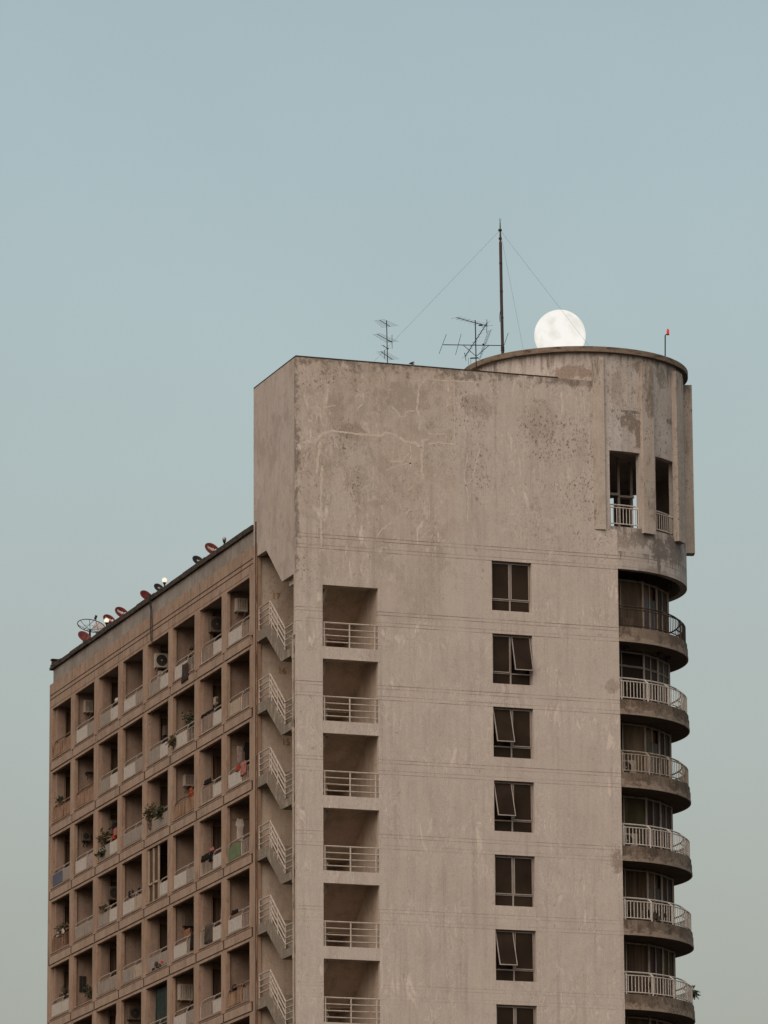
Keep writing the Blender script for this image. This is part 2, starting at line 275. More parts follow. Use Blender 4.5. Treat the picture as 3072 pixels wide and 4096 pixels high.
# ------------------------------------------------------------------ mesh helpers
class MB:
    def __init__(s): s.v = []; s.f = []
    def quad(s, *p):
        i = len(s.v); s.v += [tuple(q) for q in p]; s.f.append(tuple(range(i, i+len(p))))
    def box(s, x0, x1, y0, y1, z0, z1):
        i = len(s.v); s.v += [(x, y, z) for z in (z0, z1) for y in (y0, y1) for x in (x0, x1)]
        for f in ((0, 2, 3, 1), (4, 5, 7, 6), (0, 1, 5, 4), (2, 6, 7, 3), (0, 4, 6, 2), (1, 3, 7, 5)): s.f.append(tuple(i+a for a in f))
    def bar(s, a, b, w, h=None):            # square bar from a to b
        s.tube([a, b], w/2 if h is None else (w+h)/4, 4)
    def tube(s, pts, r, n=7, cap=True, r2=None):
        pts = [Vector(p) for p in pts]; i0 = len(s.v); L = len(pts)
        for i, p in enumerate(pts):
            d = (pts[min(i+1, L-1)]-pts[max(i-1, 0)]).normalized()
            a = Vector((0, 0, 1)) if abs(d.z) < .9 else Vector((1, 0, 0))
            x = d.cross(a).normalized(); y = d.cross(x)
            rr = r if r2 is None else r+(r2-r)*i/(L-1)
            for j in range(n):
                t = 2*math.pi*j/n; s.v.append(tuple(p+x*(rr*math.cos(t))+y*(rr*math.sin(t))))
        for i in range(L-1):
            for j in range(n):
                a = i0+i*n+j; b = i0+i*n+(j+1) % n; s.f.append((a, b, b+n, a+n))
        if cap: s.f.append(tuple(i0+j for j in range(n))[::-1]); s.f.append(tuple(i0+(L-1)*n+j for j in range(n)))
    def prism(s, poly, ax, a, b):           # polygon in the two other axes, extruded along ax
        def P(q, v): return (v, q[0], q[1]) if ax == 0 else ((q[0], v, q[1]) if ax == 1 else (q[0], q[1], v))
        i = len(s.v); n = len(poly); s.v += [P(q, a) for q in poly]+[P(q, b) for q in poly]
        s.f.append(tuple(range(i, i+n))); s.f.append(tuple(range(i+2*n-1, i+n-1, -1)))
        for j in range(n): s.f.append((i+j, i+(j+1) % n, i+n+(j+1) % n, i+n+j))
    def sphere(s, c, r, nu=16, nv=10, sc=(1, 1, 1)):
        i = len(s.v)
        for a in range(nv+1):
            for b in range(nu):
                t = math.pi*a/nv; p = 2*math.pi*b/nu
                s.v.append((c[0]+r*sc[0]*math.sin(t)*math.cos(p), c[1]+r*sc[1]*math.sin(t)*math.sin(p), c[2]+r*sc[2]*math.cos(t)))
        for a in range(nv):
            for b in range(nu): s.f.append((i+a*nu+b, i+a*nu+(b+1) % nu, i+(a+1)*nu+(b+1) % nu, i+(a+1)*nu+b))
    def lathe(s, c, prof, n=20):
        i = len(s.v); L = len(prof)
        for r, z in prof:
            for b in range(n): p = 2*math.pi*b/n; s.v.append((c[0]+r*math.cos(p), c[1]+r*math.sin(p), c[2]+z))
        for a in range(L-1):
            for b in range(n): s.f.append((i+a*n+b, i+a*n+(b+1) % n, i+(a+1)*n+(b+1) % n, i+(a+1)*n+b))
        s.f.append(tuple(i+b for b in range(n))[::-1]); s.f.append(tuple(i+(L-1)*n+b for b in range(n)))
    def grid(s, us, vs, holes, fn, th):
        """wall with rectangular holes; fn(u, v, depth) -> point; depth 0 = outside"""
        us = sorted(set(us)); vs = sorted(set(vs)); ids = {}
        def V(u, v, d):
            if (u, v, d) not in ids: ids[(u, v, d)] = len(s.v); s.v.append(tuple(fn(u, v, d)))
            return ids[(u, v, d)]
        def solid(i, j):
            if i < 0 or j < 0 or i >= len(us)-1 or j >= len(vs)-1: return False
            cu = (us[i]+us[i+1])/2; cv = (vs[j]+vs[j+1])/2
            return not any(a < cu < b and c < cv < d for a, b, c, d in holes)
        for i in range(len(us)-1):
            for j in range(len(vs)-1):
                if not solid(i, j): continue
                a, b, c, d = us[i], us[i+1], vs[j], vs[j+1]
                s.f.append((V(a, c, 0), V(b, c, 0), V(b, d, 0), V(a, d, 0)))
                s.f.append((V(a, c, th), V(a, d, th), V(b, d, th), V(b, c, th)))
                for (di, dj, p, q) in ((-1, 0, (a, c), (a, d)), (1, 0, (b, d), (b, c)), (0, -1, (b, c), (a, c)), (0, 1, (a, d), (b, d))):
                    if not solid(i+di, j+dj): s.f.append((V(*p, 0), V(*q, 0), V(*q, th), V(*p, th)))
    def leaf(s, p, d, L, w, nrm=None):
        d = Vector(d).normalized(); a = Vector((random.uniform(-1, 1), random.uniform(-1, 1), random.uniform(-1, 1)))
        x = d.cross(a).normalized(); p = Vector(p)
        s.quad(p, p+d*L*.5+x*w, p+d*L+Vector((0, 0, -L*.12)), p+d*L*.5-x*w)
    def build(s, name, mat, parent=None, smooth=False, fix=True):
        me = bpy.data.meshes.new(name); me.from_pydata(s.v, [], s.f)
        if fix:
            bm = bmesh.new(); bm.from_mesh(me); bmesh.ops.remove_doubles(bm, verts=bm.verts, dist=1e-5)
            bmesh.ops.recalc_face_normals(bm, faces=bm.faces); bm.to_mesh(me); bm.free()
        if smooth:
            for p in me.polygons: p.use_smooth = True
        if mat is not None: me.materials.append(M[mat] if isinstance(mat, str) else mat)
        o = bpy.data.objects.new(name, me); COL.objects.link(o)
        if parent is not None: attach(o, parent)
        return o
def world_of(o):
    p = Vector((0, 0, 0))
    while o is not None: p += o.location; o = o.parent if not o.get('_in') else None
    return p
def attach(o, parent):
    """parent while keeping world coordinates (meshes are written in world metres)"""
    o.parent = parent
    off = parent.get('_off')
    if off is not None: o.matrix_parent_inverse = Matrix.Translation(-Vector(off))
def smooth_by_angle(o, ang=40):
    me = o.data
    for p in me.polygons: p.use_smooth = True
    me.update()
    bm = bmesh.new(); bm.from_mesh(me)
    for e in bm.edges:
        if len(e.link_faces) == 2: e.smooth = e.calc_face_angle() < R(ang)
    bm.to_mesh(me); bm.free()
def thing(name, label, cat, loc, group=None):
    o = bpy.data.objects.new(name, None); COL.objects.link(o); o.location = loc; o.empty_display_size = .2
    o['_off'] = tuple(loc); o['label'] = label; o['category'] = cat
    if group: o['group'] = group
    return o
def tag(o, label, cat, group=None):
    o['label'] = label; o['category'] = cat
    if group: o['group'] = group
    return o
def structure(o): o['kind'] = 'structure'; return o
def copy_tree(o, loc):
    c = o.copy(); COL.objects.link(c); c.location = loc; c['_off'] = tuple(loc)
    def kids(a, b):
        for ch in list(a.children):
            d = ch.copy(); COL.objects.link(d); d.parent = b; kids(ch, d)
    kids(o, c); return c

ORD = ['', 'first', 'second', 'third', 'fourth', 'fifth', 'sixth', 'seventh', 'eighth']
def where(b, k):
    row = ['top row', 'second row', 'third row', 'fourth row', 'fifth row', 'sixth row', 'seventh row'][k]
    col = 'leftmost' if b == 1 else ('rightmost' if b == 8 else ORD[b])
    return f'{col} balcony, {row}'

# ------------------------------------------------------------------ ground and moon
g = MB(); g.quad((-9000, -9000, -1.7), (9000, -9000, -1.7), (9000, 9000, -1.7), (-9000, 9000, -1.7)); structure(g.build('ground', 'ground'))
d = (fw + rt*((2239.7-1536)/F) - upv*((1341.6-2048)/F)).normalized()
mo = MB(); mo.sphere((0, 0, 0), 20000*math.tan(R(.2783)), 64, 40); o = mo.build('moon', 'moon', None, True)
o.location = CAM + d*20000
tag(o, 'bright white full moon rising behind the round rooftop', 'moon')

# ------------------------------------------------------------------ the apartment building
ROOT = thing('apartment_building', 'tall weathered concrete apartment block with round balcony end and long balcony wing', 'building', (6, 8, -1.7))
B = ROOT
XC, YC, RD = 13.31, 4.4, 4.4
KG = 16
def flatY(u, v, d): return (u, d, v)
# --- gable wall (plane Y = 0)
w = MB(); holes = []
us = [0, 13.31, 1.06, 3.32, 8.02, 9.68]; vs = [-1.7, 46.5]
for k_ in range(KG):
    zf = 41.05-H*k_; zw = 42.92-H*k_
    holes += [(1.06, 3.32, zf, zf+2.42), (8.02, 9.68, zw, zw+1.98)]; vs += [zf, zf+2.42, zw, zw+1.98]
vs = [v for v in vs if v >= -1.7]
us.append(12.7); vs.append(52.47); holes.append((12.7, 13.31, 46.5, 52.47))
w.grid(us, vs, holes, flatY, .22); w.build('gable_wall', 'gable', B)
w = MB(); w.box(-.012, 10.9, -.012, .25, 52.47, 52.515); w.box(10.9, 12.68, .02, .25, 52.47, 52.475); w.build('wall_coping', 'coping', B)
w = MB(); w.box(.0, .25, .25, 5.37, 52.47, 52.53); w.build('wall_coping', 'coping', B)
w = MB(); w.box(.22, 13.2, .22, 5.2, 51.9, 52.1); w.build('tower_roof', 'parapet', B)
w = MB(); w.box(.2, 9.5, 5.2, 5.37, 30, 52.47); w.build('tower_back_wall', 'panel', B)
# --- stair face (plane X = 0)
w = MB(); w.prism([(.22, 52.468), (5.37, 52.468), (5.37, 46.1), (4.92, 46.1), (4.92, 45.57), (3.74, 45.55), (1.77, 43.89), (.34, 43.89), (.34, -1.7), (.22, -1.7)], 0, 0, .2)
w.build('stair_face_wall', 'panel', B)
# --- stairwell
w = MB(); w.box(.0, 3.55, 5.0, 5.15, -1.7, 47); w.box(3.36, 3.55, .22, 5.0, -1.7, 47); w.build('stairwell_wall', 'stair', B)
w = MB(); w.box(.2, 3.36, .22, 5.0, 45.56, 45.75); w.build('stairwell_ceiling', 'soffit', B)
w = MB(); w.prism([(.22, 43.96), (1.5, 43.96), (3.5, 42.6), (3.5, 42.14), (1.9, 43.34), (1.5, 43.65), (.22, 43.65)], 0, 1.78, 3.36); w.box(.2, 1.78, .22, 1.5, 43.65, 43.96); w.build('stair_flight', 'stair', B)
def flight(k_):
    Lz = 42.53-H*k_; Mz = 41.06-H*k_
    o = MB(); o.prism([(5.0, Lz), (3.55, Lz), (3.36, Lz-.02), (1.55, Mz+.12), (1.5, Mz), (.22, Mz), (.22, Mz-.31), (1.9, Mz-.31), (3.74, Lz-.42), (5.0, Lz-.42)], 0, .0, 1.6)
    f = o.build('stair_flight', 'stringer', B)
    o = MB(); o.box(1.6, 3.36, .22, 1.5, Mz-.31, Mz)
    o.prism([(1.5, Mz), (3.5, Mz-1.36), (3.5, Mz-1.82), (1.9, Mz-.62), (1.5, Mz-.31)], 0, 1.78, 3.36)
    o.box(1.6, 3.36, 3.5, 5.0, Lz-.42, Lz)
    o.build('stair_flight', 'stair', B)
    # outer railing
    t = MB(); x = .03; ztop = Lz+.91; zlow = Mz+.91
    for q in (0, .24, .47, .71):
        t.tube([(x, 4.80, ztop-q), (x, 3.36, ztop-q), (x, 1.47, zlow-q), (x, .36, zlow-q)], .026 if q else .03, 6)
    for y, z0, z1 in ((4.74, Lz-.05, ztop), (3.37, Lz-.02, ztop), (3.15, Lz-.22, ztop-.1), (2.42, (Lz+Mz)/2-.1, (ztop+zlow)/2), (1.5, Mz+.05, zlow), (.4, Mz-.02, zlow)):
        t.tube([(x, y, z0), (x, y, z1)], .03, 6)
    t.build('stair_railing', 'steel_stair', B)
    # landing railing in the gable opening
    t = MB(); y = .06; z0 = 41.05-H*k_
    for q in (0, .25, .5, .75): t.tube([(1.03, y, z0+.95-q), (3.35, y, z0+.95-q)], .026 if q else .034, 6)
    for xx in (1.14, 2.17, 3.2): t.tube([(xx, y, z0-.02), (xx, y, z0+.95)], .032, 6)
    t.build('landing_railing', 'steel_stair', B)
for k_ in range(8):
    flight(k_)
    z0 = 41.06-H*k_; t = MB(); t.tube([(1.42, .75, z0), (1.42, .75, z0+.62), (1.55, .75, z0+.62)], .035, 7); t.tube([(1.42, .70, z0+.35), (1.42, .80, z0+.35)], .08, 10); t.build('standpipe', 'steel_dirty', B)
for txt, px, py in (('17', 1104, 2385), ('16', 1128, 2684), ('15', 1143, 2969)):
    p = at(px, py, 1, 4.985)
    cu = bpy.data.curves.new('floor_number', 'FONT'); cu.body = txt; cu.size = .36; cu.align_x = 'CENTER'; cu.align_y = 'CENTER'; cu.extrude = .004
    cu.materials.append(M['num'])
    to = bpy.data.objects.new('floor_number', cu); COL.objects.link(to)
    me = bpy.data.meshes.new_from_object(to.evaluated_get(bpy.context.evaluated_depsgraph_get())); bpy.data.objects.remove(to)
    o = bpy.data.objects.new('floor_number', me); COL.objects.link(o); o.rotation_euler = (R(90), 0, 0); o.location = p; attach(o, B)
w = MB(); w.tube([(-.05, .27, -1.7), (-.05, .27, 41.3)], .045, 8); w.tube([(-.05, .27, 41.35), (-.05, .2, 41.5)], .06, 8)
for k_ in range(6): w.tube([(-.05, .27, 40.55-H*k_), (-.05, .27, 40.75-H*k_)], .06, 8)
w.build('drain_pipe', 'steel_dirty', B)
w = MB(); w.tube([(-.03, 4.9, -1.7), (-.03, 4.9, 46.0)], .022, 6); w.build('drain_pipe', 'Rr', B)

# --- gable windows
OPEN = {1: 'R', 2: 'L', 3: 'L', 5: 'L'}
def gwin(k_):
    z0 = 42.92-H*k_; z1 = z0+1.98; yd = .2; f = MB()
    x0, x1 = 8.02, 9.68
    for a, b, c, d_ in ((x0, x0+.045, z0, z1), (x1-.045, x1, z0, z1), (x0+.045, x1-.045, z1-.045, z1), (x0+.045, x1-.045, z0, z0+.035),
                       (8.805, 8.865, z0+.035, z1-.045)):
        f.box(a, b, yd, yd+.06, c, d_)
    f.box(x0+.045, 8.805, yd, yd+.06, z0+.43, z0+.475); f.box(8.865, x1-.045, yd, yd+.06, z0+.43, z0+.475)
    fr = f.build('gable_window', 'frame', B)
    p = MB(); p.box(x0+.045, 8.805, yd+.025, yd+.035, z0+.035, z0+.43); p.box(8.865, x1-.045, yd+.025, yd+.035, z0+.035, z0+.43); p.build('pane', 'glass', fr)
    p = MB(); p.box(x0, x1, .75, .8, z0-.3, z1+.2); p.build('blind', 'cur_mauve', fr)
    for side, a, b in (('L', x0+.05, 8.80), ('R', 8.87, x1-.05)):
        zt = z1-.05; zb = z0+.48; s = MB(); ang = R(19 if side == 'L' else 16) if OPEN.get(k_) == side else 0
        ca, sa = math.cos(ang), math.sin(ang)
        def tr(mb):
            for i, (x, y, z) in enumerate(mb.v):
                dz = zt-z; dy = y-yd; mb.v[i] = (x, yd-.02+dy*ca-dz*sa, zt-dz*ca-dy*sa)
        for q in ((a, a+.032, zb, zt), (b-.032, b, zb, zt), (a+.032, b-.032, zb, zb+.035), (a+.032, b-.032, zt-.032, zt)): s.box(q[0], q[1], yd-.02, yd+.02, q[2], q[3])
        tr(s); so_ = s.build('sash', 'frame', fr)
        s = MB(); s.box(a+.032, b-.032, yd-.004, yd+.004, zb+.035, zt-.032); tr(s); s.build('pane', 'glass', fr)
for k_ in range(7): gwin(k_)

# --- round end: drum wall
def drumfn(RR):
    def fn(a, z, d_): t = R(a); return (XC+(RR-d_)*math.sin(t), YC-(RR-d_)*math.cos(t), z)
    return fn
ang = [x*2.5 for x in range(-40, 105)]
W1 = (-3.6, 14.2, 46.63, 49.70); W2 = (24.7, 43.0, 46.65, 49.70)
FARW = [(120.5, 126.5, 46.7, 49.6), (136.6, 142.5, 46.7, 49.6)]
# openings at the back so that the sky shows through the lookout room
dw = MB(); hol = [W1, W2]+FARW
us = ang+[h[0] for h in hol]+[h[1] for h in hol]
dw.grid(us, [44.93, 46.63, 46.65, 46.7, 49.7, 53.66], hol, drumfn(RD), .28)
o = dw.build('drum_wall', 'drum', B); smooth_by_angle(o, 30)
def ring(mb, r0_, r1_, z0, z1, a0=0, a1=360, st=4):
    n = int((a1-a0)/st); prof = []
    for i in range(n):
        A, C_ = R(a0+(a1-a0)*i/n), R(a0+(a1-a0)*(i+1)/n)
        P = lambda r, t, z: (XC+r*math.sin(t), YC-r*math.cos(t), z)
        mb.quad(P(r1_, A, z0), P(r1_, C_, z0), P(r1_, C_, z1), P(r1_, A, z1))
        if r0_ > 0: mb.quad(P(r0_, A, z0), P(r0_, A, z1), P(r0_, C_, z1), P(r0_, C_, z0))
        for z in (z0, z1):
            if r0_ > 0: mb.quad(P(r0_, A, z), P(r0_, C_, z), P(r1_, C_, z), P(r1_, A, z))
            else: mb.quad(P(r1_, A, z), P(r1_, C_, z), (XC, YC, z))
rm = MB(); ring(rm, 0, 4.60, 53.66, 53.87, 0, 360, 3); smooth_by_angle(rm.build('roof_rim', 'rim', B), 30)
rm = MB(); ring(rm, 0, 4.12, 49.9, 50.1, 0, 360, 4); ring(rm, 0, 4.1, 46.3, 46.55, 0, 360, 4); rm.build('lookout_floor', 'panel', B)
for a0, a1, zt, rr in ((-12.2, -6.4, 53.45, 4.53), (14.6, 21.8, 53.40, 4.58), (40.6, 48.5, 53.42, 4.62), (70, 77, 53.42, 4.75)):
    pm = MB()
    pm.grid([a0, (a0+a1)/2, a1], [46.45, zt], [], drumfn(rr), rr-4.38); pm.build('pilaster', 'pil', B)
# lookout room glazing frame behind the first opening
lf = MB(); c0 = (XC, YC)
for (x, y) in ((13.0, 1.7), (14.15, 1.9), (14.9, 2.4)): lf.box(x-.05, x+.05, y-.05, y+.05, 46.55, 49.9)
lf.box(13.05, 14.10, 1.72, 1.78, 48.32, 48.42); lf.box(14.2, 14.85, 1.95, 2.3, 48.32, 48.40); lf.build('lookout_frame', 'frame_w', B)
lf = MB(); lf.box(13.9, 14.5, 6.9, 7.1, 46.55, 49.9); lf.build('lookout_partition', 'room', B)
def arc_pts(r, a0, a1, z, st=2.0):
    n = max(1, int(abs(a1-a0)/st)); return [(XC+r*math.sin(R(a0+(a1-a0)*i/n)), YC-r*math.cos(R(a0+(a1-a0)*i/n)), z) for i in range(n+1)]
def pol(r, a, z): return (XC+r*math.sin(R(a)), YC-r*math.cos(R(a)), z)
def curved_rail(name, a0, a1, z, mat, nb, r=4.3, posts=(0, 1)):
    t = MB()
    t.tube(arc_pts(r-.2, a0, a1, z+.9), .032, 6); t.tube(arc_pts(r, a0, a1, z+.74), .024, 6); t.tube(arc_pts(r, a0, a1, z+.09), .024, 6)
    for i in range(nb+1):
        a = a0+(a1-a0)*i/nb; t.tube([pol(r, a, z+.09), pol(r, a, z+.74)], .017, 5)
    return t, mat, name
for wn in (W1, W2):
    a0, a1 = wn[0]+.4, wn[1]-.4
    t, mt, nm_ = curved_rail('lookout_railing', a0, a1, 46.68, 'steel', 9, 4.28)
    for a in (a0, a1): t.tube([pol(4.28, a, 46.62), pol(4.28, a, 47.44), pol(4.08, a, 47.58)], .032, 6)
    t.build(nm_, mt, B)

# --- balconies of the round end
INNER = [(13.31, 1.35), (15.06, 1.78), (15.93, 2.45), (16.80, 3.4), (16.9, 5.2)]
GL = [dict(r='steel_rust', c=['cur_tan', 'cur_tan', 'cur_blue', 'cur_mauve'], f='steel_dirty'), dict(r='steel', c=['glass', 'glass', 'cur_mauve', 'cur_grey'], f='frame_w'),
      dict(r='steel_dirty', c=['glass', 'cur_tan', 'cur_grey', 'cur_mauve'], f='steel_dirty'), dict(r='steel', c=['cur_green', 'cur_green', 'cur_mauve', 'cur_mauve'], f='steel_dirty'),
      dict(r='steel', c=['cur_brown', 'cur_brown', 'cur_grey', 'cur_mauve'], f='steel_dirty'), dict(r='steel', c=['cur_brown', 'cur_brown', 'cur_mauve', 'cur_brown'], f='steel_dirty'),
      dict(r='steel', c=['cur_brown', 'cur_brown', 'cur_mauve', 'cur_brown'], f='steel_dirty')]
for k_ in range(8):
    zb = 42.02-H*k_; s = MB()
    for z0, z1, r_ in ((zb, zb+.10, 4.40), (zb+.10, zb+.40, 4.385), (zb+.40, zb+.60, 4.36)):
        n = 45; P = [(XC+r_*math.sin(R(180*i/n)), YC-r_*math.cos(R(180*i/n))) for i in range(n+1)]
        s.prism(P, 2, z0, z1)
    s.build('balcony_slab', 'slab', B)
    s = MB(); P = [(XC+4.33*math.sin(R(180*i/45)), YC-4.33*math.cos(R(180*i/45))) for i in range(46)]
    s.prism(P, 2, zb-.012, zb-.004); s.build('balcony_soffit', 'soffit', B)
    if k_ > 6: continue
    gd = GL[k_]; zt = 44.91-H*k_; z0 = zb+.6
    zt -= .01
    glz = MB()
    for i, (x, y) in enumerate(INNER): glz.box(x-.04, x+.04, y-.04, y+.04, z0, zt)
    for (a, b) in zip(INNER, INNER[1:]):
        for zz in (z0+.04, zt-.05)+((zt-.62,) if k_ == 1 else ()): glz.bar((a[0], a[1], zz), (b[0], b[1], zz), .09)
        n_ = 2
        mx, my = a[0]+(b[0]-a[0])*(.40 if a == INNER[0] else .5), a[1]+(b[1]-a[1])*(.40 if a == INNER[0] else .5)
        glz.box(mx-.022, mx+.022, my-.022, my+.022, z0, zt)
    gz = glz.build('balcony_glazing', gd['f'], B)
    a, b = INNER[0], INNER[1]; mx, my = a[0]+(b[0]-a[0])*.4, a[1]+(b[1]-a[1])*.4
    segs = [((a, (mx, my)), gd['c'][0]), (((mx, my), b), gd['c'][1]), ((INNER[1], INNER[2]), gd['c'][2]), ((INNER[2], INNER[3]), gd['c'][3]), ((INNER[3], INNER[4]), 'room')]
    for i, ((p, q), mm) in enumerate(segs):
        c_ = MB(); dx, dy = .0, .05
        top = zt-.62 if (i == 2 and k_ in (0, 2, 4)) else zt-.08
        c_.quad((p[0], p[1]+dy, z0), (q[0], q[1]+dy, z0), (q[0], q[1]+dy, top), (p[0], p[1]+dy, top)); c_.quad((p[0]-.01, p[1]+dy+.03, z0), (q[0]-.01, q[1]+dy+.03, z0), (q[0]-.01, q[1]+dy+.03, top), (p[0]-.01, p[1]+dy+.03, top))
        c_.build('glass_pane' if mm == 'glass' else 'curtain', mm, gz)
    bk = MB(); bk.prism([(13.32, 1.6), (15.0, 2.0), (15.85, 2.65), (16.7, 3.5), (16.8, 5.4), (16, 8.5), (13.32, 8.7)], 2, z0, zt); bk.build('apartment_core', 'room', B)
    t, mt, nm_ = curved_rail('curved_railing', .8, 176, z0, gd['r'], 86, 4.28)
    for i in range(11):
        a = 1.7+16.3*i; t.tube([pol(4.28, a, z0-.02), pol(4.28, a, z0+.76), pol(4.08, a, z0+.9)], .034, 6)
    t.build(nm_, mt, B)
w = MB(); w.box(13.1, 13.31, .22, 8.8, -1.7, 44.92); w.build('side_wall', 'gable', B)
w = MB(); w.box(3.55, 13.1, 5.5, 8.8, -1.7, 44.92); w.build('building_core', 'room', B)

# --- repaired cracks on the gable (filler bands, a few mm proud)
def crack(pts, wd=.035):
    cr = MB(); wd *= 1.6
    P = [at(950+x*.60277, 1200+y*.60277, 1, -.004) for x, y in pts]; Q = []
    for a, b in zip(P, P[1:]):
        n_ = max(2, int((b-a).length/.09))
        for i in range(n_):
            p = a.lerp(b, i/n_); Q.append(p+Vector((random.uniform(-.022, .022), 0, random.uniform(-.022, .022))))
    Q.append(P[-1]); prev = None
    for i, p in enumerate(Q):
        d_ = (Q[min(i+1, len(Q)-1)]-Q[max(i-1, 0)]).normalized(); s_ = Vector((-d_.z, 0, d_.x))
        e = wd*random.uniform(.5, 1.15)*(1 if 0 < i < len(Q)-1 else .3)
        cur = (p+s_*e, p-s_*e)
        if prev: cr.quad(prev[0], cur[0], cur[1], prev[1])
        prev = cur
    cr.build('crack_filler', 'filler', B, fix=False)
for pts, wd in (([(430, 945), (520, 937), (560, 885), (640, 868), (760, 885), (950, 903), (985, 878), (1040, 893), (1110, 942), (1175, 945), (1222, 978)], .04),
          ([(548, 930), (535, 1040), (525, 1160)], .035), ([(560, 1100), (552, 1350), (557, 1640)], .03), ([(1270, 925), (1232, 935), (1220, 1010), (1222, 1100), (1228, 1195)], .045),
          ([(1265, 955), (1340, 948), (1440, 958)], .03), ([(1255, 880), (1310, 892), (1390, 885)], .025), ([(1030, 705), (1075, 770), (1115, 772), (1120, 740), (1190, 738)], .022),
          ([(1250, 525), (1205, 570), (1190, 730), (1215, 780)], .03), ([(1150, 960), (1150, 1115)], .022), ([(1010, 1075), (1090, 1070), (1140, 1015)], .022), ([(980, 1130), (1050, 1105), (1190, 1070)], .018),
          ([(780, 650), (800, 628), (838, 650)], .025), ([(840, 685), (800, 715), (803, 745)], .02), ([(560, 715), (655, 698)], .02), ([(598, 640), (590, 700)], .016), ([(1610, 980), (1560, 1180), (1510, 1240)], .022),
          ([(1530, 1010), (1505, 1180), (1530, 1300), (1528, 1480)], .018), ([(925, 1575), (960, 1520), (1020, 1480)], .02), ([(1110, 1425), (1140, 1395), (1205, 1385)], .02), ([(1080, 1350), (1090, 1410)], .018), ([(1250, 1350), (1235, 1390), (1245, 1425)], .018),
          ([(980, 1310), (1003, 1340)], .018), ([(1130, 1270), (1175, 1215)], .018), ([(1270, 530), (1600, 545)], .02), ([(1215, 800), (1205, 865)], .03), ([(1440, 520), (1440, 1000)], .014), ([(1165, 1495), (1195, 1490)], .02)):
    crack(pts, wd)

# ------------------------------------------------------------------ balcony wing (plane X = 0, running back along Y)
BW = 3.677; Y0 = 5.90; OW = 2.99
def yr(b): return Y0+BW*(8-b)
def flatX(u, v, d): return (d, u, v)
w = MB(); us = [4.92, 35.13]; vs = [-1.7, 46.1]; holes = []
for b in range(1, 9):
    us += [yr(b), yr(b)+OW]
    for k_ in range(KG):
        zt = T-H*k_
        if zt-2.28 > -1.6: holes.append((yr(b), yr(b)+OW, zt-2.28, zt)); vs += [zt-2.28, zt]
for b in range(0, 9):
    yc = yr(b)-.345 if b else yr(1)+OW+.25
    us += [yc-.1, yc+.1]
    for k_ in range(1, KG-1): holes.append((yc-.1, yc+.1, T-H*k_+.12, T-H*k_+.5)); vs += [T-H*k_+.12, T-H*k_+.5]
w.grid(us, vs, holes, flatX, .15)
w.build('wing_facade', 'wing', B)
w = MB(); w.box(.12, .14, 4.93, 35.1, -1.7, 45.5)
sl_ = MB()
for b in range(0, 9):
    yc = yr(b)-.345 if b else yr(1)+OW+.25
    sl_.box(.006, .145, yc-.099, yc+.099, 3, 39.6)
sl_.build('joint_recess', 'slot', B)
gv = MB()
for k_ in range(0, 8):
    for b in range(1, 9):
        zt = T-H*(k_+1); y0 = yr(b)-.345+.1; y1 = yr(b)+OW+.345-.1
        if b == 1: y1 = yr(1)+OW+.15
        j = random.uniform(-.006, .006)
        q_ = MB(); q_.box(-.022+j, .05, y0+.01, y1-.01, zt+.148, zt+.478); q_.build('fascia_panel', 'fascia', B)
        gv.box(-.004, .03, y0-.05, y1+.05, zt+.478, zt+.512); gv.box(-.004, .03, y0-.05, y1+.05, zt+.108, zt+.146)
        q_ = MB(); q_.box(-.035, .1, yr(b)-.02, yr(b)+OW+.02, zt+.585, zt+.622); q_.build('balcony_sill', 'fascia', B)
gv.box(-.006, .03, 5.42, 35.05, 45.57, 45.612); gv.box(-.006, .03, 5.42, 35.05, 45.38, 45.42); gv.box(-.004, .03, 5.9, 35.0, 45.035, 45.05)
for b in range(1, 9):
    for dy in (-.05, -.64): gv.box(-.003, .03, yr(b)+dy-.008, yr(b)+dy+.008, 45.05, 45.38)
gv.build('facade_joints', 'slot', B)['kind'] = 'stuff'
w = MB(); w.box(.01, .16, 5.4, 34.58, 46.1, 46.72); w.build('roof_parapet', 'parapet', B)
cp = MB(); y = 5.42
while y < 34.8:
    y2 = min(34.86, y+random.uniform(.8, 2.4)); j = random.uniform(-.02, .02); q = random.uniform(-.018, .018)
    cp.box(-.10+j, .24, y, y2+.003, 46.715, 46.83+q*.5); cp.box(-.06+j, .22, y, y2, 46.83+q*.5, 46.95+q); y = y2
cp.box(-.08, .25, 34.45, 34.62, 46.96, 47.12); cp.box(-.12, .28, 34.40, 34.66, 47.12, 47.17)
cp.build('parapet_coping', 'coping', B)
w = MB(); w.box(.15, 10, 5.5, 35.13, 45.0, 46.08); w.build('wing_roof', 'parapet', B)
w = MB(); w.box(.151, 10, 34.98, 35.128, -1.7, 45.0); w.build('wing_end_wall', 'wing', B)
# rooms behind the openings
pt_ = MB(); fl = MB(); bw_ = MB(); dp = MB(); dr = MB()
for b in range(1, 9):
    yy = yr(b)+OW+.345 if b > 1 else yr(1)+OW+.14
    pt_.box(.15, 1.25, yy-.25, yy+.25 if b > 1 else yy+.2, -1.7, 45.0)
    if b % 2 == 1:
        bw_.box(.98, 1.25, yr(b)+.0, yy-.25, -1.7, 45.0)
        pt_.box(.15, .50, yy-.42, yy-.25, -1.7, 45.0)
        dp.tube([(.54, yy-.36, -1.7), (.54, yy-.36, 45)], .04, 7)
        for k_ in range(7):
            zt = T-H*k_; q_ = MB(); q_.box(.57, .97, yy-.275, yy-.25, zt-2.25, zt-.15); q_.build('bay_shade_sheet', 'cur_brown', B)  # dark sheet added to stand in for the shaded right half of the bay
    else: bw_.box(1.25, 1.4, yr(b)-.1, yy+.1, -1.7, 45.0)
pt_.box(.15, 1.25, 5.16, 5.75, -1.7, 45.0)
